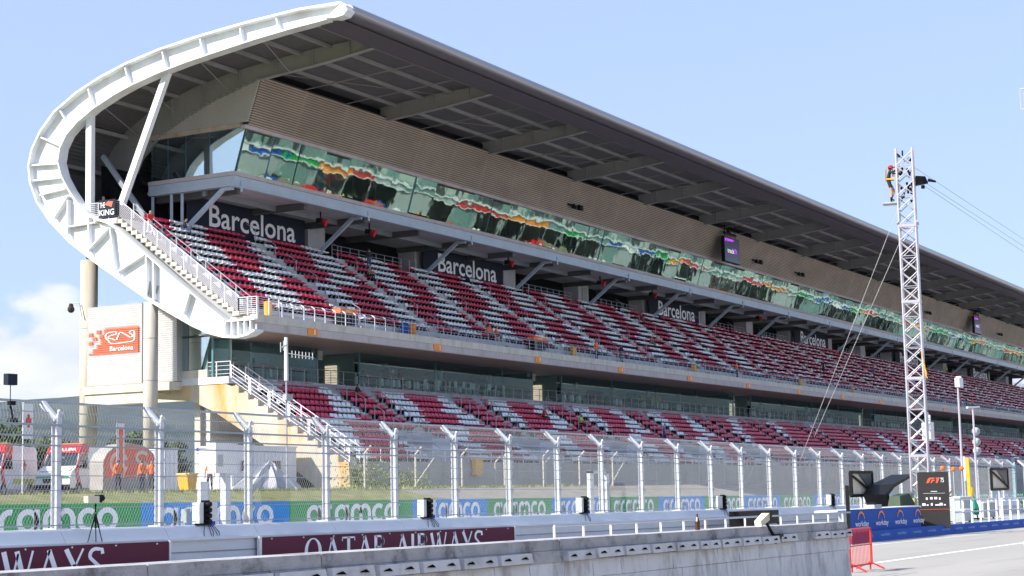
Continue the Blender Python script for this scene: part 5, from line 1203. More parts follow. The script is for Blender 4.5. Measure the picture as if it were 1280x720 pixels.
# stair flag
t = thing('flag', 'dark flag with white KING lettering and a red patch hung on the stair landing railing', 'flag', (0, 0, 0)); MB().box(81.9, 81.96, 73.0, 74.4, 19.55, 20.65).obj('cloth', 'navy', t)
put_text(MB(), 'KING', (81.88, 74.3, 19.65), (0, -1, 0), (0, 0, 1), 1.2, .38).obj('lettering', 'paint', t); MB().add([(81.88, 73.9, 20.35), (81.88, 73.3, 20.15), (81.88, 73.2, 20.5), (81.88, 73.6, 20.55)], [(0, 1, 2, 3)]).obj('patch', 'signred', t); put_text(MB(), 'THE', (81.88, 74.3, 20.15), (0, -1, 0), (0, 0, 1), .45, .35).obj('lettering', 'paint', t)
# bins and kit on the upper walkway
def drum(x, y, z, mat, l, h=.85): 
    t = thing('waste_bin', l, 'bin', (x, y, z)); MB().tube((0, 0, 0), (0, 0, h), .24, .27, 14).obj('body', mat, t); MB().tube((0, 0, h), (0, 0, h+.06), .29, .22, 14).obj('lid', mat, t)
drum(83.6, 61.98+.45, 12.6, 'yellow', 'yellow bin at the left end of the upper front railing'); drum(99.6, 62.8, 12.55, 'wblue', 'blue bin behind the upper railing, beside an orange one'); drum(100.6, 62.8, 12.55, 'orange', 'orange bin behind the upper railing, beside a blue one')
drum(125.3, 62.8, 12.55, 'yellow', 'yellow bin left of the standing orange-vested worker'); drum(150.6, 62.8, 12.55, 'yellow', 'yellow bin on the upper walkway at the middle of the stand'); drum(180.6, 62.8, 12.55, 'yellow', 'yellow bin on the upper walkway left of the guy ropes'); drum(199.2, 62.8, 12.55, 'yellow', 'yellow bin on the upper walkway near the lattice tower foot ropes'); drum(224, 62.8, 12.55, 'yellow', 'yellow bin on the upper walkway right of the guy ropes')
for x, l in ((92.6, 'kit trolley under an orange and yellow cover at the left of the upper walkway'), (119.2, 'kit trolley under an orange and yellow cover in the middle of the upper walkway')):
    t = thing('trolley', l, 'trolley', (x, 62.9, 12.55)); MB().box(-1.0, 1.0, -.25, .25, .3, .95).obj('cage', 'blk', t); MB().box(-1.05, 1.05, -.3, .3, .95, 1.25).obj('cover', 'hiviz', t); MB().box(-.4, .3, -.31, -.3, 1.0, 1.2).obj('label_patch', 'yellow', t)
    for j in range(5): MB().box(-.9+j*.42, -.87+j*.42, -.28, -.25, .1, .95).obj('bar', 'railg', t)
    for s in (-.8, .8): MB().tube((s-.04, 0, .12), (s+.04, 0, .12), .12, n=10).obj('wheel', 'tyre', t)
t = thing('bin', 'yellow box on the front wall of the lower tier behind the fence', 'box', (97.6, 56.5, 2.9)); MB().box(0, .85, -.3, .0, 0, 1.0).obj('body', 'yellow', t); MB().box(-.03, .88, -.33, .03, 1.0, 1.08).obj('lid', 'yellow', t)

# ------------------------------------------------------------------ lattice tower
TX, TY = 68.6, 19.0; TZ = g(TX)
TW = thing('lattice_tower', 'tall slim aluminium lattice tower with yellow slings and a climber at its top', 'tower', (TX, TY, TZ), R(12))
hw = .35; HT_ = 15.6; seg = .62
for sx_ in (-1, 1):
    for sy_ in (-1, 1): MB().tube((sx_*hw, sy_*hw, 0), (sx_*hw*.92, sy_*hw*.92, HT_), .042, n=8).obj('chord', 'truss', TW)
nseg = int(HT_/seg); 
for s in range(nseg):
    z0 = s*seg; z1 = z0+seg; mb = MB(); cs = [(-hw, -hw), (hw, -hw), (hw, hw), (-hw, hw)]
    for q in range(4):
        a, b = cs[q], cs[(q+1) % 4]
        if s % 2: a, b = b, a
        mb.tube((*a, z0), (*b, z1), .021, n=5)
        if s % 2 == 0 and s > 0: mb.tube((*cs[q], z0), (*cs[(q+1) % 4], z0), .016, n=5)
        mb.tube((*b, z0), (*a, z1), .018, n=5)
    mb.obj('lacing', 'truss', TW)
for z in (3.1, 6.2, 9.3, 12.4):
    mb = MB()
    for q in range(4):
        a, b = cs[q], cs[(q+1) % 4]; mb.bar((*a, z), (*b, z), .07, .1)
    mb.obj('joint_frame', 'truss', TW)
MB().box(-.6, .6, -.6, .6, 0, .12).obj('base_plate', 'greybox', TW)
mb = MB()
for (a, b, z0, z1) in ((-.2, .1, 14.6, 15.6), (.15, .3, 15.0, 15.6), (-.3, -.1, 13.3, 13.9), (.0, .2, 13.9, 14.3)): mb.bar((a, -.33, z1), (b, -.34, z0), .05, .03)
for (x, z) in ((-.34, 7.3), (.33, 7.3)): mb.bar((x, -.3, z), (x-.08, -.45, z-1.1), .07, .03)
mb.obj('sling', 'yellow', TW)
mb = MB(); mb.box(-.42, .42, -.42, -.36, 12.5, 12.58).box(-.42, .42, .36, .42, 12.5, 12.58).box(-.3, .3, .35, .95, 13.36, 13.42); mb.obj('platform', 'greybox', TW)
mb = MB(); rg = random.Random(31)
for _ in range(16): p = Vector((rg.uniform(-.25, .25), rg.uniform(-.3, .3), rg.uniform(13.4, 15.4))); mb.bar(p, p+Vector((rg.uniform(-.2, .2), rg.uniform(-.1, .1), rg.uniform(-.3, .3))), .06, .08)
mb.obj('rigging', 'blk', TW)
t = thing('winch', 'black winch box bracketed to the right side of the tower top', 'winch', (TX+.22, TY-.35, TZ+14.3), R(-70)); t.scale = (.7, .7, .7); MB().hexa([(0, -.2, -.3), (.7, -.15, -.2), (.7, .15, -.2), (0, .2, -.3), (0, -.2, .25), (.55, -.15, .2), (.55, .15, .2), (0, .2, .25)]).obj('housing', 'blk', t); MB().tube((.7, 0, .0), (1.15, 0, -.12), .1, .06, 8).box(.3, .5, -.05, .05, -.5, -.3).obj('arm', 'blk', t)
person('climb', (TX-.16, TY+.60, TZ+13.38), face(.27, -.96), blkc, blkc, 'climber in black with red helmet and yellow harness at the top of the lattice tower', hat='ared', calf='skin').scale = (.92, .92, .92)
t = thing('harness', 'yellow safety harness straps worn by the tower climber', 'harness', (TX-.16, TY+.60, TZ+13.38), face(.27, -.96)); MB().bar((.13, -.12, 1.45), (-.12, -.13, .95), .05, .02).bar((-.13, .14, 1.45), (.12, .17, .95), .05, .02).bar((0, -.14, 1.1), (.1, -.42, 1.5), .04, .02).bar((-.17, .0, 1.0), (.17, .0, 1.0), .3, .06).obj('strap', 'yellow', t)
t = thing('control_box', 'white control boxes strapped to the lattice tower at half height', 'box', (TX+.38, TY-.3, TZ+3.7)); MB().box(0, .55, -.1, .25, 0, .75).obj('cabinet', 'paint', t); MB().box(.05, .2, 0, .1, .75, 1.15).box(.35, .5, 0, .1, .75, 1.05).obj('antenna', 'paint', t)
# guy ropes
for n, (a, b, l) in enumerate(((( -.35, 0, 13.7), (88.6, 31.0, 3.1), 'outer left guy rope running down from the tower top'), ((-.3, 0, 12.3), (91.1, 31.0, 4.4), 'inner left guy rope running down from the tower'), ((.3, .0, 15.1), (97.2, 20.0, 14.8), 'upper rope running right from the tower top'), ((.6, -.3, 14.5), (97.1, 20.0, 14.4), 'middle rope running right from the tower top'), ((.5, -.3, 14.35), (97.0, 20.0, 14.05), 'lower rope running right from the tower top'), ((.42, -.1, 12.0), (TX+.55, TY-.3, .1), 'rope hanging down the right side of the tower'))):
    tag(MB().tube((TX+a[0], TY+a[1], TZ+a[2]), b, .011, n=5).obj('guy_rope', 'paint' if n < 2 else 'greybox'), l, 'rope')
# lattice arm at the right edge
t = thing('lattice_beam', 'end of a white lattice beam entering at the upper right edge', 'truss', (91.6, 18.2, 21.3)); mb = MB()
for y in (0, .55):
    for z in (0, 1.1): mb.tube((0, y, z), (8, y, z), .05, n=6)
for j in range(8):
    mb.tube((j, 0, 0), (j, 0, 1.1), .035, n=5); mb.tube((j, .8, 0), (j, .8, 1.1), .035, n=5); mb.tube((j, 0, 1.1), (j, .8, 1.1), .035, n=5); mb.tube((j, 0, 0), (j, .8, 0), .035, n=5); mb.tube((j, 0, 0), (j+1, 0, 1.1), .03, n=5)
mb.obj('truss_frame', 'truss', t); MB().box(.15, .6, .1, .6, .35, .9).obj('fitting', 'greybox', t); MB().tube((7, .4, -21.7), (7, .4, 0), .12, n=10).obj('mast', 'truss', t)
# ------------------------------------------------------------------ right-hand pit equipment
def quadbox(mb, p, q, th, z0, z1, mi=0):        # upright slab between two ground points
    d = Vector((q[0]-p[0], q[1]-p[1], 0)).normalized(); n = Vector((-d.y, d.x, 0))*th
    a, b = Vector((*p, 0)), Vector((*q, 0))
    return mb.hexa([a+Vector((0, 0, z0)), b+Vector((0, 0, z0)), b+n+Vector((0, 0, z0)), a+n+Vector((0, 0, z0)), a+Vector((0, 0, z1)), b+Vector((0, 0, z1)), b+n+Vector((0, 0, z1)), a+n+Vector((0, 0, z1))], mi)
KB = thing('low_barrier', 'low royal blue barrier with pale repeated print along the edge of the pit lane', 'barrier')
x = 50.0; 
while x < 118:
    MB().hexa([(x+.01, 17.6, g(x)), (x+1.99, 17.6, g(x+2)), (x+1.99, 18.0, g(x+2)), (x+.01, 18.0, g(x)), (x+.01, 17.7, g(x)+.36), (x+1.99, 17.7, g(x+2)+.36), (x+1.99, 18.0, g(x+2)+.36), (x+.01, 18.0, g(x)+.36)]).obj('barrier_block', 'wblue', KB)
    put_text(MB(), 'workday', (x+.45, 17.635, g(x)+.13), (1, 0, 0), (0, .27, 1), 1.1, .13).obj('print', pm('pale_print', (.25, .38, .62), .6), KB); x += 2
sloped(MB(), 50, 118, 18.3, 23.0, lambda X: g(X)+.0, lambda X: g(X)+.28, n=4).obj('platform', 'greybox', KB)
# workday banner
t = thing('banner_stand', 'blue workday banner with orange arcs fixed over the low barrier', 'banner'); xa, xb = 55.8, 64.4
mb = sloped(MB(), xa, xb, 17.9, 17.96, lambda X: g(X)+.34, lambda X: g(X)+1.10, n=3); mb.obj('fabric', 'wblue', t)
mb = MB(); mo = MB()
for j in range(4):
    x = xa+.55+j*2.32; put_text(mb, 'workday', (x, 17.88, g(x)+.46), (1, 0, -.006), (0, 0, 1), 1.5, .25)
    stroke(mo, arc(x+.68, g(x)+.74, .36, .25, 5, 175, 10), .07, (0, 17.88, 0), (1, 0, 0), (0, 0, 1), (1, 1))
mb.obj('lettering', 'letter', t); mo.obj('arc_logo', 'orange', t)
MB().bar((xa-.1, 17.9, g(xa)), (xa-.1, 17.9, g(xa)+1.9), .1, .1).obj('post', 'blk', t)
for x in (57, 60, 63): MB().bar((x, 18.05, g(x)+.28), (x, 18.05, g(x)+1.1), .06, .06).obj('post', 'greybox', t)
t = thing('desk', 'white worktop with small cases behind the workday banner', 'desk', (0, 0, 0)); MB().box(55.8, 66.0, 18.3, 19.1, g(60)+1.03, g(60)+1.10).obj('top', 'paint', t)
for x in (58, 60.5, 63, 65.3): MB().box(x, x+.08, 18.4, 19, g(x)+.28, g(60)+1.05).obj('leg', 'railg', t)
t = thing('equipment_case', 'open grey case lying on the white worktop', 'case', (60.6, 18.5, g(60)+1.10)); MB().box(0, .9, 0, .4, 0, .12).obj('base', 'greybox', t); MB().box(.1, .4, .05, .3, .12, .2).obj('clip', 'blk', t)
# charcoal board facing the camera side
t = thing('board', 'tall charcoal board with the red F1 logo and rows of small white logos', 'board', (66.8, 18.0, g(68)+.28), math.atan2(.83, -.55)-PI)   # local +X runs to the viewer's right
ang = math.atan2(-68.3, 17.75)  # direction across the line of sight
t.rotation_euler = (0, 0, ang+R(10)); W2, H2 = 1.16, 2.15
MB().box(-W2/2, W2/2, 0, .25, 0, H2).obj('panel', 'boardd', t)
mb = MB()
for p in ([(-.26, 1.72), (-.16, 1.72), (-.08, 1.87), (.04, 1.87), (.08, 1.93), (-.12, 1.93), (-.18, 1.90)], [(-.10, 1.72), (-.04, 1.72), (.01, 1.80), (.06, 1.80), (.09, 1.85), (-.02, 1.85), (-.06, 1.82)], [(.10, 1.72), (.18, 1.72), (.27, 1.93), (.13, 1.93), (.10, 1.88), (.15, 1.88)]): mb.add([(a-.02, -.01, b) for a, b in p], [tuple(range(len(p)))])
mb.add([(-W2/2, -.01, .70), (W2/2, -.01, .70), (W2/2, -.01, .715), (-W2/2, -.01, .715)], [(0, 1, 2, 3)]); mb.obj('red_logo', 'signred', t)
mb = MB(); put_text(mb, '75', (.27, -.01, 1.74), (1, 0, 0), (0, 0, 1), .13, .18); mb.add([(-.42, -.01, 1.32), (.42, -.01, 1.32), (.42, -.01, 1.33), (-.42, -.01, 1.33)], [(0, 1, 2, 3)]); mb.box(-.12, .12, -.01, -.005, 1.385, 1.41)
for (x, w_, z) in ((-.32, .07, 1.08), (-.16, .10, 1.09), (0, .11, 1.09), (.18, .06, 1.07)): mb.box(x, x+w_, -.012, -.004, z, z+.09)
for j, w_ in enumerate((.13, .08, .07, .18, .12, .07)): mb.box(-.47+j*.165, -.47+j*.165+w_, -.012, -.004, .85, .85+(.05 if j % 2 else .1))
mb.obj('white_print', 'letter', t)
# hood tent
t = thing('hood', 'black open-fronted fabric hood tilted over the trackside camera position', 'hood', (66.0, 19.6, g(64)+1.10))
pts = [(0, 0), (-.6, 1.15), (.5, 2.05), (3.6, 3.0), (3.7, 2.85), (.7, 1.75), (-.1, 1.1), (.4, 0)]
MB().add([(a*.95+.3, 0, b*.42) for a, b in pts]+[(a*.95+.3, .9, b*.42) for a, b in pts], [tuple(range(8)), tuple(range(15, 7, -1))]+[(i, 8+i, 8+(i+1) % 8, (i+1) % 8) for i in range(8)]).obj('shell', 'blk', t)
MB().hexa([(.8, .9, 0), (3.0, .9, 0), (3.0, 1.0, 0), (.8, 1.0, 0), (.5, .9, .5), (2.4, .9, .85), (2.4, 1.0, .85), (.5, 1.0, .5)]).obj('side_curtain', 'blk', t)
t = thing('camera', 'broadcast camera under a dark green cover beneath the black hood', 'camera', (65.6, 19.0, g(64)+1.10)); MB().hexa([(0, 0, 0), (2.2, 0, 0), (2.2, .5, 0), (0, .5, 0), (.15, .05, .40), (1.5, .05, .5), (1.5, .45, .5), (.15, .45, .40)]).obj('cover', pm('dark_green_cover', (.03, .06, .03), .7), t); MB().tube((2.2, .25, .25), (2.6, .25, .23), .12, n=10).box(2.0, 2.3, .0, .5, .0, .3).obj('lens', pm('lime_patch', (.4, .5, .2), .6), t)
def frame_screen(x, y, z, w_, h_, l, mat):
    t = thing('monitor_frame', l, 'monitor', (x, y, z)); mb = MB()
    for (a, b) in (((0, 0, 0), (w_, 0, 0)), ((0, 0, h_), (w_, 0, h_)), ((0, 0, 0), (0, 0, h_)), ((w_, 0, 0), (w_, 0, h_))): mb.bar(a, b, .12, .12)
    mb.obj('frame', 'blk', t); MB().box(.06, w_-.06, 0, .05, .06, h_-.06).obj('back_panel', mat, t); MB().bar((.1, -.06, h_-.15), (w_-.15, -.06, .1), .09, .05).obj('diagonal_strut', 'blk', t)
    MB().hexa([(w_*.35, -.05, h_*.92), (w_*.93, -.05, h_*.92), (w_*.93, -.02, h_*.92), (w_*.35, -.02, h_*.92), (w_*.9, -.05, h_*.2), (w_*.93, -.05, h_*.2), (w_*.93, -.02, h_*.2), (w_*.9, -.02, h_*.2)]).obj('shade_panel', pm('dark_teal_panel', (.02, .035, .035), .4), t)
    MB().bar((w_/2, .05, -1.4), (w_/2, .05, 0), .1, .1).obj('stand', 'greybox', t)
frame_screen(64.6, 20.6, g(63)+1.55, 2.7, .9, 'black-framed monitor above the left end of the workday banner', 'beige'); frame_screen(85.6, 20.2, g(86)+1.75, 3.4, 1.0, 'black-framed monitor above the platform near the right edge', 'beige')
# masts
for (x, y, zt_, l, kind) in ((95.1, 24.0, 7.0, 'slim white mast with a cluster of floodlights on top, right of the lattice tower', 0), (98.2, 24.0, 5.9, 'slim white mast with a cross arm on top, second mast right of the tower', 1)):
    t = thing('mast', l, 'mast', (x, y, g(x))); H3 = zt_-g(x); MB().tube((0, 0, 0), (0, 0, H3), .075, .055, 8).obj('pole', 'truss', t)
    if kind == 0:
        for dx in (-.3, 0, .3): MB().box(dx-.14, dx+.14, -.2, .05, H3-.05, H3+.45+.1*(dx == 0)).obj('floodlight', 'paint', t)
        MB().box(.3, .75, -.1, .1, 2.3, 3.6).obj('cabinet', 'paint', t)
    else:
        MB().bar((-1.3, 0, H3), (1.4, 0, H3+.12), .12, .1).obj('cross_arm', 'paint', t)
        for z in (H3-1.3, H3-1.9, H3-2.4): MB().ball((.45, 0, z), .24, 10).obj('lamp', 'greybox', t)
t = thing('lift', 'yellow telescopic lift leaning upright beside the left mast', 'lift', (88.5, 22, g(88)+.28)); MB().bar((0, 0, 0), (-.2, 0, 3.1), .16, .16).bar((.25, 0, 0), (.3, 0, 1.6), .22, .2).obj('boom', 'yellow', t); MB().box(-.3, .6, -.3, .3, 0, .3).obj('base', 'blk', t)
t = thing('umbrella', 'folded green umbrella leaning beside the yellow lift', 'umbrella', (85.8, 21, g(86)+.28)); MB().bar((0, 0, 0), (-.3, 0, .6), .05, .05).obj('pole', 'blk', t); MB().tube((-.15, 0, .35), (-.7, 0, 1.25), .2, .02, 8).obj('canopy', pm('bright_green', (.02, .35, .2), .6), t)
for (xa, xb, l) in ((72.0, 79.5, 'white platform railing right of the charcoal board'), (80.6, 92.0, 'white platform railing at the right edge, behind the blue barrier')):
    t = thing('railing', l, 'railing'); n = int((xb-xa)/1.5)
    for j in range(n+1): x = xa+(xb-xa)*j/n; MB().bar((x, 18.6, g(x)+.28), (x, 18.6, g(x)+1.35), .08, .08).obj('post', 'paint', t)
    for h in (.8, 1.32): MB().tube((xa, 18.6, g(xa)+h), (xb, 18.6, g(xb)+h), .035, n=6).obj('rail', 'paint', t)
for n, (x, y, a, b, h, m, l) in enumerate(((72.3, 19.6, 1.6, .8, .7, 'blk', 'black flight case nearest the charcoal board'), (74.6, 19.9, 1.5, .8, .9, 'blk', 'taller black flight case behind the platform railing'), (77.3, 19.5, 1.3, .7, .55, 'greybox', 'low grey box with pale lid under the railing'), (73.5, 21.2, 1.2, .6, 1.2, 'blk', 'black equipment rack at the back of the platform'), (82.5, 21, 2.2, .9, 1.1, 'greybox', 'grey cabinet under the right monitor'), (87, 21, 2.5, .9, .8, 'greybox', 'wide grey cabinet near the right edge'))):
    t = thing('flight_case', l, 'case', (x, y, g(x)+.28)); MB().box(0, a, 0, b, .08, h).obj('body', m, t); MB().box(-.02, a+.02, -.02, b+.02, h, h+.05).obj('lid', 'greybox' if m == 'blk' else 'paint', t)
    for xx in (.1, a-.1): MB().tube((xx, .1, .0), (xx, .1, .08), .05, n=8).obj('wheel', 'tyre', t)
for n, (x, l) in enumerate(((75.0, 'black-clad technician crouched over the cases left of the mast'), (78.6, 'grey-clad technician standing among the cases by the railing'))):
    person(('sit', 'phone')[n], (x, 20.6, g(x)+.28), face(.5, -1), (blkc, greyc)[n], blkc, l)
for n, (x, z) in enumerate(((89.0, 2.5), (91.2, 2.45), (93.0, 2.5))):
    tag(MB().ball((x+2, 24, z), .13, 10).tube((x+2, 24, g(x)), (x+2, 24, z-.1), .03, n=6, mi=1).obj('marker_lamp', ['hiviz', 'railg']), ('orange marker lamp on a rod, leftmost of three above the charcoal board', 'orange marker lamp on a rod, middle of three above the charcoal board', 'orange marker lamp on a rod, rightmost of three above the charcoal board')[n], 'lamp')
# red crowd barrier
t = thing('crowd_barrier', 'red steel crowd barrier standing on the tarmac at the end of the pit wall', 'barrier', (34.05, 10.95, g(34)), R(1))
Lb, Hb = 1.55, .86
MB().poly_tube([(0, 0, .12), (0, 0, Hb-.06), (.06, 0, Hb), (Lb-.06, 0, Hb), (Lb, 0, Hb-.06), (Lb, 0, .12), (0, 0, .12)], .022, 8).obj('frame', 'bred', t)
for j in range(1, 16): MB().tube((Lb*j/16, 0, .12), (Lb*j/16, 0, Hb), .006, n=5).obj('bar', 'bred', t)
MB().tube((0, 0, .52), (Lb, 0, .52), .014, n=6).obj('cross_rail', 'bred', t)
MB().box(.22, Lb-.08, .010, .014, .55, Hb-.05).obj('banner_strip', pm('magenta_blue_strip', (.35, .03, .14), .6, 0, .3, 6, stain=(.08, .05, .35), stain_amt=.9, stain_scale=4), t)
for x in (.12, Lb-.12):
    MB().tube((x, -.30, .02), (x, 0, .16), .02, n=6).tube((x, .30, .02), (x, 0, .16), .02, n=6).tube((x, 0, .0), (x, 0, .16), .02, n=6).obj('foot', 'bred', t)
# trackside light boxes with cables
for n, (x, l) in enumerate(((38.9, 'white light box with black lamps on the wall below the first blue board'), (50.9, 'white light box with black lamps on the wall above the second maroon banner'), (63.0, 'white light box with black lamps beside the white gate frame'), (78.0, 'white light box with black lamps on the wall above the railing'), (94.4, 'white light box with black lamps on the wall near the pit camera'))):
    t = thing('light_box', l, 'signal light', (x, 31.25, zt(x)), group='light boxes on the track wall')
    MB().box(-.42, -.20, -.05, .25, .05, .75).obj('cabinet', 'paint', t); MB().box(.08, .55, -.03, .22, .02, .74).obj('cabinet', 'paint', t)
    for j in range(4): MB().tube((-.04, -.1, .12+j*.19), (-.04, -.22, .11+j*.19), .105, .085, n=12).obj('lamp', 'blk', t)
    MB().box(-.14, .06, -.1, .12, .0, .82).obj('lamp_housing', 'blk', t)
    MB().box(-.1, .30, -.14, -.0, .0, .12).obj('connector', 'wblue', t); MB().box(-.6, -.12, -.12, .0, .0, .06).obj('cable_bundle', 'blk', t)
    for q, (a, dpt) in enumerate(((-.45, .75), (-.1, .8), (.05, .5), (.35, .82), (.2, .7))):
        if n > 1 and q > 2: continue
        pts = [(a*.5, -.12, .02), (a, -.27, -.25), (a+.12*math.sin(q*2), -.32, -.25-dpt*.45), (a+.1, -.33, -.25-dpt), (a+.22+.4*(q == 4), -.33, -.3-dpt*1.0)]
        MB().poly_tube(pts, .012, 5).obj('cable', 'blk', t)
    t.scale = (.85, .85, .85)
    if n == 0: MB().box(-1.05, -.85, -.02, .2, .1, .55).obj('small_cabinet', 'greybox', t)
# marshal panel on post and gate frame
t = thing('marshal_panel', 'white marshal box raised on a pale post at the first green board', 'panel', (41.6, 32.3, zt(41))); MB().box(-.95, -.55, 0, .3, 1.5, 2.4).box(-.55, .1, 0, .3, 1.5, 2.4).obj('box', 'paint', t); MB().box(-.85, -.62, -.02, 0, 1.7, 2.05).obj('label_plate', 'greybox', t); MB().box(-.42, -.18, .05, .25, -1, 1.5).obj('post', 'post', t)
t = thing('sign_post', 'short white board post between the light box and the marshal box', 'post', (40.0, 32.3, zt(40))); MB().box(-.05, .28, 0, .12, -1, 1.25).obj('board', 'post', t); MB().box(.28, .36, 0, .14, -1, 1.22).obj('edge', 'railg', t)
t = thing('gate_frame', 'white square gate frame standing before the fence in the middle', 'gate', (64.9, 31.9, zt(65))); MB().box(0, .35, 0, .15, -1, 1.75).box(1.6, 1.85, 0, .15, -1, 1.75).obj('post', 'post', t); MB().box(0, 1.85, 0, .15, 1.65, 1.76).obj('lintel', 'post', t)
# tripod with camera on the wall ledge
t = thing('camera_tripod', 'black tripod with a beige remote camera standing on the wall ledge at the left', 'camera', (33.85, 30.78, zt(33.8)-.34)); MB().tube((0, 0, .75), (0, 0, .98), .02, n=8).obj('column', 'blk', t)
for a in (-100, 20, 140): MB().tube((0, 0, .72), (.30*math.cos(R(a)), .07*math.sin(R(a)), .0), .018, .012, 6).tube((0, 0, .72), (.15*math.cos(R(a)), .035*math.sin(R(a)), .36), .026, .024, 6).obj('leg', 'blk', t)
MB().box(-.36, .10, -.08, .08, 1.0, 1.17).obj('housing', 'beige', t); MB().tube((.08, 0, 1.10), (.26, 0, 1.12), .075, .085, 10).box(.06, .16, -.09, .09, 1.0, 1.2).obj('lens', 'blk', t)
# beige camera on the pit wall
t = thing('camera', 'beige boxy camera on a black bent arm fixed to the top of the pit wall', 'camera', (24.95, 9.3, pz(25)), R(0)); t.scale = (.62, .62, .62); MB().hexa([(-.62, -.1, .0), (-.55, .1, .0), (.02, .1, .16), (.02, -.1, .16), (-.66, -.1, .14), (-.58, .1, .14), (-.06, .1, .32), (-.06, -.1, .32)]).obj('housing', 'beige', t); MB().box(-.04, .10, -.11, .11, .12, .34).obj('cap', 'blk', t)
MB().bar((-.12, -.05, .06), (.08, -.12, -.20), .05, .05).bar((.08, -.12, -.20), (.22, -.14, -.42), .06, .06).bar((.1, -.12, -.22), (.5, -.14, -.25), .07, .06).box(.35, .62, -.2, -.06, -.32, -.2).obj('arm', 'blk', t)
# black kit by the wall
t = thing('equipment_case', 'black open equipment case against the white wall above the pit wall', 'case', (74.8, 28.6, g(75))); MB().box(0, 3.6, 0, 1.1, 0, .95).obj('body', 'blk', t); MB().box(.6, 2.2, -.03, 0, .45, .62).box(1.5, 3.2, -.03, 0, .2, .33).obj('panel', 'greybox', t)
t = thing('bottle', 'small brown bottle standing on the pit wall left of the camera', 'bottle', (22.6, 9.45, pz(22.6))); MB().tube((0, 0, 0), (0, 0, .12), .035, n=10).tube((0, 0, .12), (0, 0, .18), .035, .013, 10).tube((0, 0, .18), (0, 0, .22), .013, n=8).obj('body', pm('brown_glass', (.08, .03, .01), .2), t)
# antenna mast and speaker, cctv
t = thing('antenna_mast', 'white antenna mast with small yagi aerials in front of the lower tier', 'mast', (71.0, 51.9, 2.0)); MB().tube((0, 0, 0), (0, 0, 5.6), .045, n=8).obj('pole', 'railg', t); MB().tube((0, 0, 5.6), (0, 0, 7.8), .11, .09, 8).obj('upper_pole', 'paint', t)
mb = MB(); mb.tube((0, 0, 7.0), (2.4, 0, 6.9), .025, n=5)
for j in range(7): mb.tube((.5+j*.3, 0, 6.8), (.5+j*.3, 0, 7.15), .02, n=5)
mb.obj('yagi', 'paint', t); MB().bar((-.1, -.1, 7.4), (-.6, -.1, 7.2), .06).bar((-.6, -.1, 7.5), (-.6, -.1, 7.0), .04).bar((-.35, -.1, 7.6), (-.35, -.1, 7.1), .04).obj('bracket', 'greybox', t); MB().box(-.2, .35, -.15, .1, 4.6, 4.9).obj('junction_box', 'greybox', t)
t = thing('loudspeaker', 'dark square loudspeaker on a thin rod above the fence at the far left', 'loudspeaker', (31.75, 31.7, zt(32)+2.9)); MB().box(-.16, .16, -.08, .08, .72, 1.0).obj('cabinet', 'navy', t); MB().tube((0, 0, 0), (0, 0, .72), .012, n=5).obj('rod', 'blk', t); MB().box(-.05, .14, -.05, .05, .22, .32).bar((0, 0, .2), (.12, 0, -.15), .04).box(.05, .22, -.05, .05, -.22, -.1).obj('clamp', 'blk', t)
t = thing('security_camera', 'dark dome camera on a bent arm fixed to the first round column', 'camera', (84.0, 77.65, 14.2)); MB().poly_tube([(0, 0, -.6), (0, .15, .0), (0, .25, .35), (0, .9, .38)], .035, 6).obj('arm', 'greybox', t); MB().ball((0, .95, .0), .24, 10).tube((0, .95, 0), (0, .95, .38), .2, .12, 10).obj('dome', 'boardd', t)
t = thing('notice_sign', 'white notice with red mark on the front wall of the lower tier', 'sign', (102.0, 56.3, 2.9)); MB().box(0, .7, 0, .03, 0, 1.0).obj('plate', 'paint', t); MB().box(.22, .45, -.02, 0, .35, .7).obj('mark', 'ared', t)
# ------------------------------------------------------------------ pit building opposite the stand (seen mirrored in the glass)
PB = thing('pit_building', 'white pit building with coloured team fascias facing the grandstand, mirrored in its glass', 'building')
FY = -7.0
MB().box(-40, 820, -40, FY-.3, -3.5, 7.4).obj('shell', 'greybox', PB)
MB().box(-40, 820, -40.5, FY+.8, 7.4, 7.75).obj('roof', 'paint', PB)
MB().box(-40, 820, FY-.1, FY+.25, 3.75, 3.95).obj('balcony', 'paint', PB)
MB().box(-40, 820, FY-.1, FY+.2, 2.75, 2.85).obj('balcony', 'paint', PB)
fc = ['interior', 'greybox', 'ared', 'ared', 'orange', 'orange', 'interior', 'green', 'interior', 'wblue', 'paint', 'wblue', 'green', 'orange', 'ared', 'greybox']
rg = random.Random(77)
for j in range(106):
    x = -30+8*j; c = fc[j % 16]
    MB().box(x, x+7.8, FY-.2, FY-.05, 2.86, 3.74).obj('fascia', c, PB)
    MB().box(x+.4, x+7.4, FY-.28, FY-.2, -3, 2.7).obj('garage_door', rg.choice(['blk', 'dark', 'wind', 'interior', 'blk', 'greybox']), PB)
    for q in range(3): MB().box(x+.2+q*2.6, x+2.6+q*2.6, FY-.28, FY-.2, 4.2, 6.9).obj('window', rg.choice(['wind', 'interior', 'wind', 'interior', 'intlight']), PB)
mt = ['paint', 'orange', 'wblue', 'ared', 'green', 'yellow', 'greybox', 'blk', 'khaki', 'beige']; K['khaki'] = khaki
mb = MB()
for j in range(2400):
    x = rg.uniform(55, 800) if j % 2 else rg.uniform(55, 400); y = rg.uniform(-6.3, 4.5) if x > 75 else rg.uniform(-6.3, -3); q = rg.choice([0, 0, 0, 1, 2, 3, 3, 4, 5, 6, 7, 7, 8, 8, 9, 9]); a, b, h = rg.uniform(.2, 1.3), rg.uniform(.2, .8), rg.uniform(.3, 1.5)
    if rg.random() < .06: a, b, h = rg.uniform(2, 5), 1.5, rg.uniform(1, 2.2)
    mb.box(x, x+a, y, y+b, g(x)-.05, g(x)+h, q)
mb.obj('paddock_clutter', mt, kind='stuff')
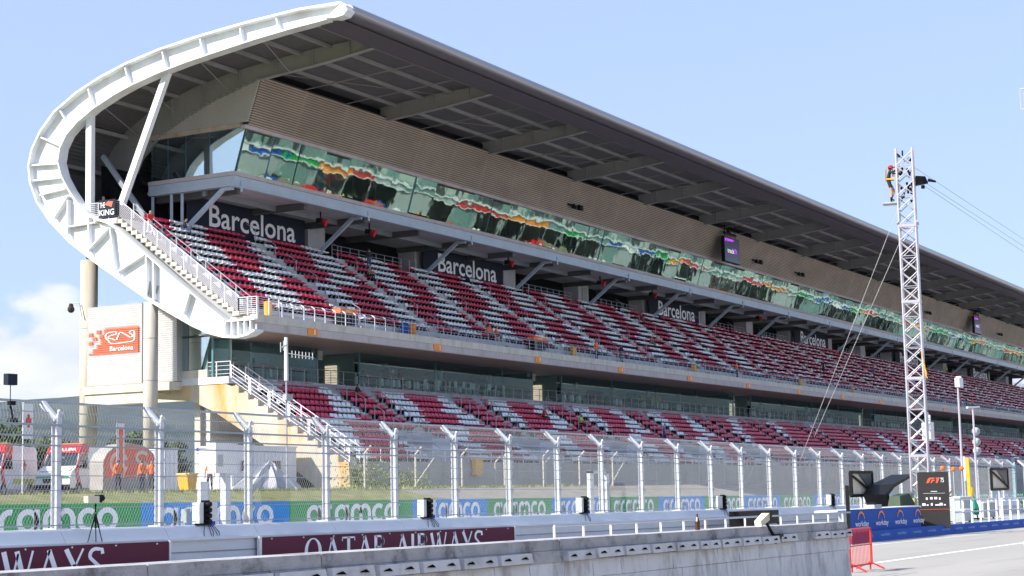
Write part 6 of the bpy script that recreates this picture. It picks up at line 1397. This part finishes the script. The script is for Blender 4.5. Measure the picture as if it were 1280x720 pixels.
for y, h, c in ((5.4, .5, 'paint'), (-1.2, .4, 'paint')): MB().box(70, 800, y, y+.3, -2.6, g(240)+h, 0).obj('inner_barrier', c, PB)
# ------------------------------------------------------------------ a little air
hz = MB().box(-4500, 5500, -1500, 5000, -6, 260).obj('haze', 'blk'); hz['kind'] = 'stuff'
m = bpy.data.materials.new('air'); m.use_nodes = True; m.node_tree.nodes.clear(); o2 = m.node_tree.nodes.new('ShaderNodeOutputMaterial'); pv = m.node_tree.nodes.new('ShaderNodeVolumePrincipled')
pv.inputs['Color'].default_value = (.75, .85, 1, 1); pv.inputs['Density'].default_value = .000022; pv.inputs['Anisotropy'].default_value = .2
m.node_tree.links.new(pv.outputs[0], o2.inputs['Volume']); hz.data.materials[0] = m

# ------------------------------------------------------------------ fine repeated geometry gathered into one part each
def gather(parent, names, new, kind='stuff'):
    os_ = [o for o in parent.children if o.name.split('.')[0] in names]
    if not os_: return
    mats = []; V = []; F = []; MI = []
    for o in os_:
        mi = []
        for m in o.data.materials:
            if m not in mats: mats.append(m)
            mi.append(mats.index(m))
        mw = Matrix.LocRotScale(o.location, o.rotation_euler, o.scale); b = len(V)
        V += [tuple(mw @ v.co) for v in o.data.vertices]; F += [tuple(b+i for i in p.vertices) for p in o.data.polygons]; MI += [mi[p.material_index] for p in o.data.polygons]
        bpy.data.objects.remove(o)
    me = bpy.data.meshes.new(new); me.from_pydata(V, [], F)
    for m in mats: me.materials.append(m)
    me.polygons.foreach_set('material_index', MI); me.update(); link(new, me, parent, kind=kind)
for names, new in ((('aisle_steps',), 'aisle_steps'), (('handrail',), 'handrail'), (('tie_rod',), 'tie_rods'), (('louvre_joints',), 'louvre_joint'), (('base_doorways',), 'base_doorways'), (('hospitality_chairs',), 'hospitality_seating'), (('white_louvre',), 'white_louvres'), (('passage_gate',), 'passage_gates'), (('back_purlins',), 'back_purlin')):
    gather(GS, names, new)
for o in list(C.objects):
    if o.name.split('.')[0] in ('wire_mesh', 'pour_joint', 'rigging', 'weeds'): o['kind'] = 'stuff'
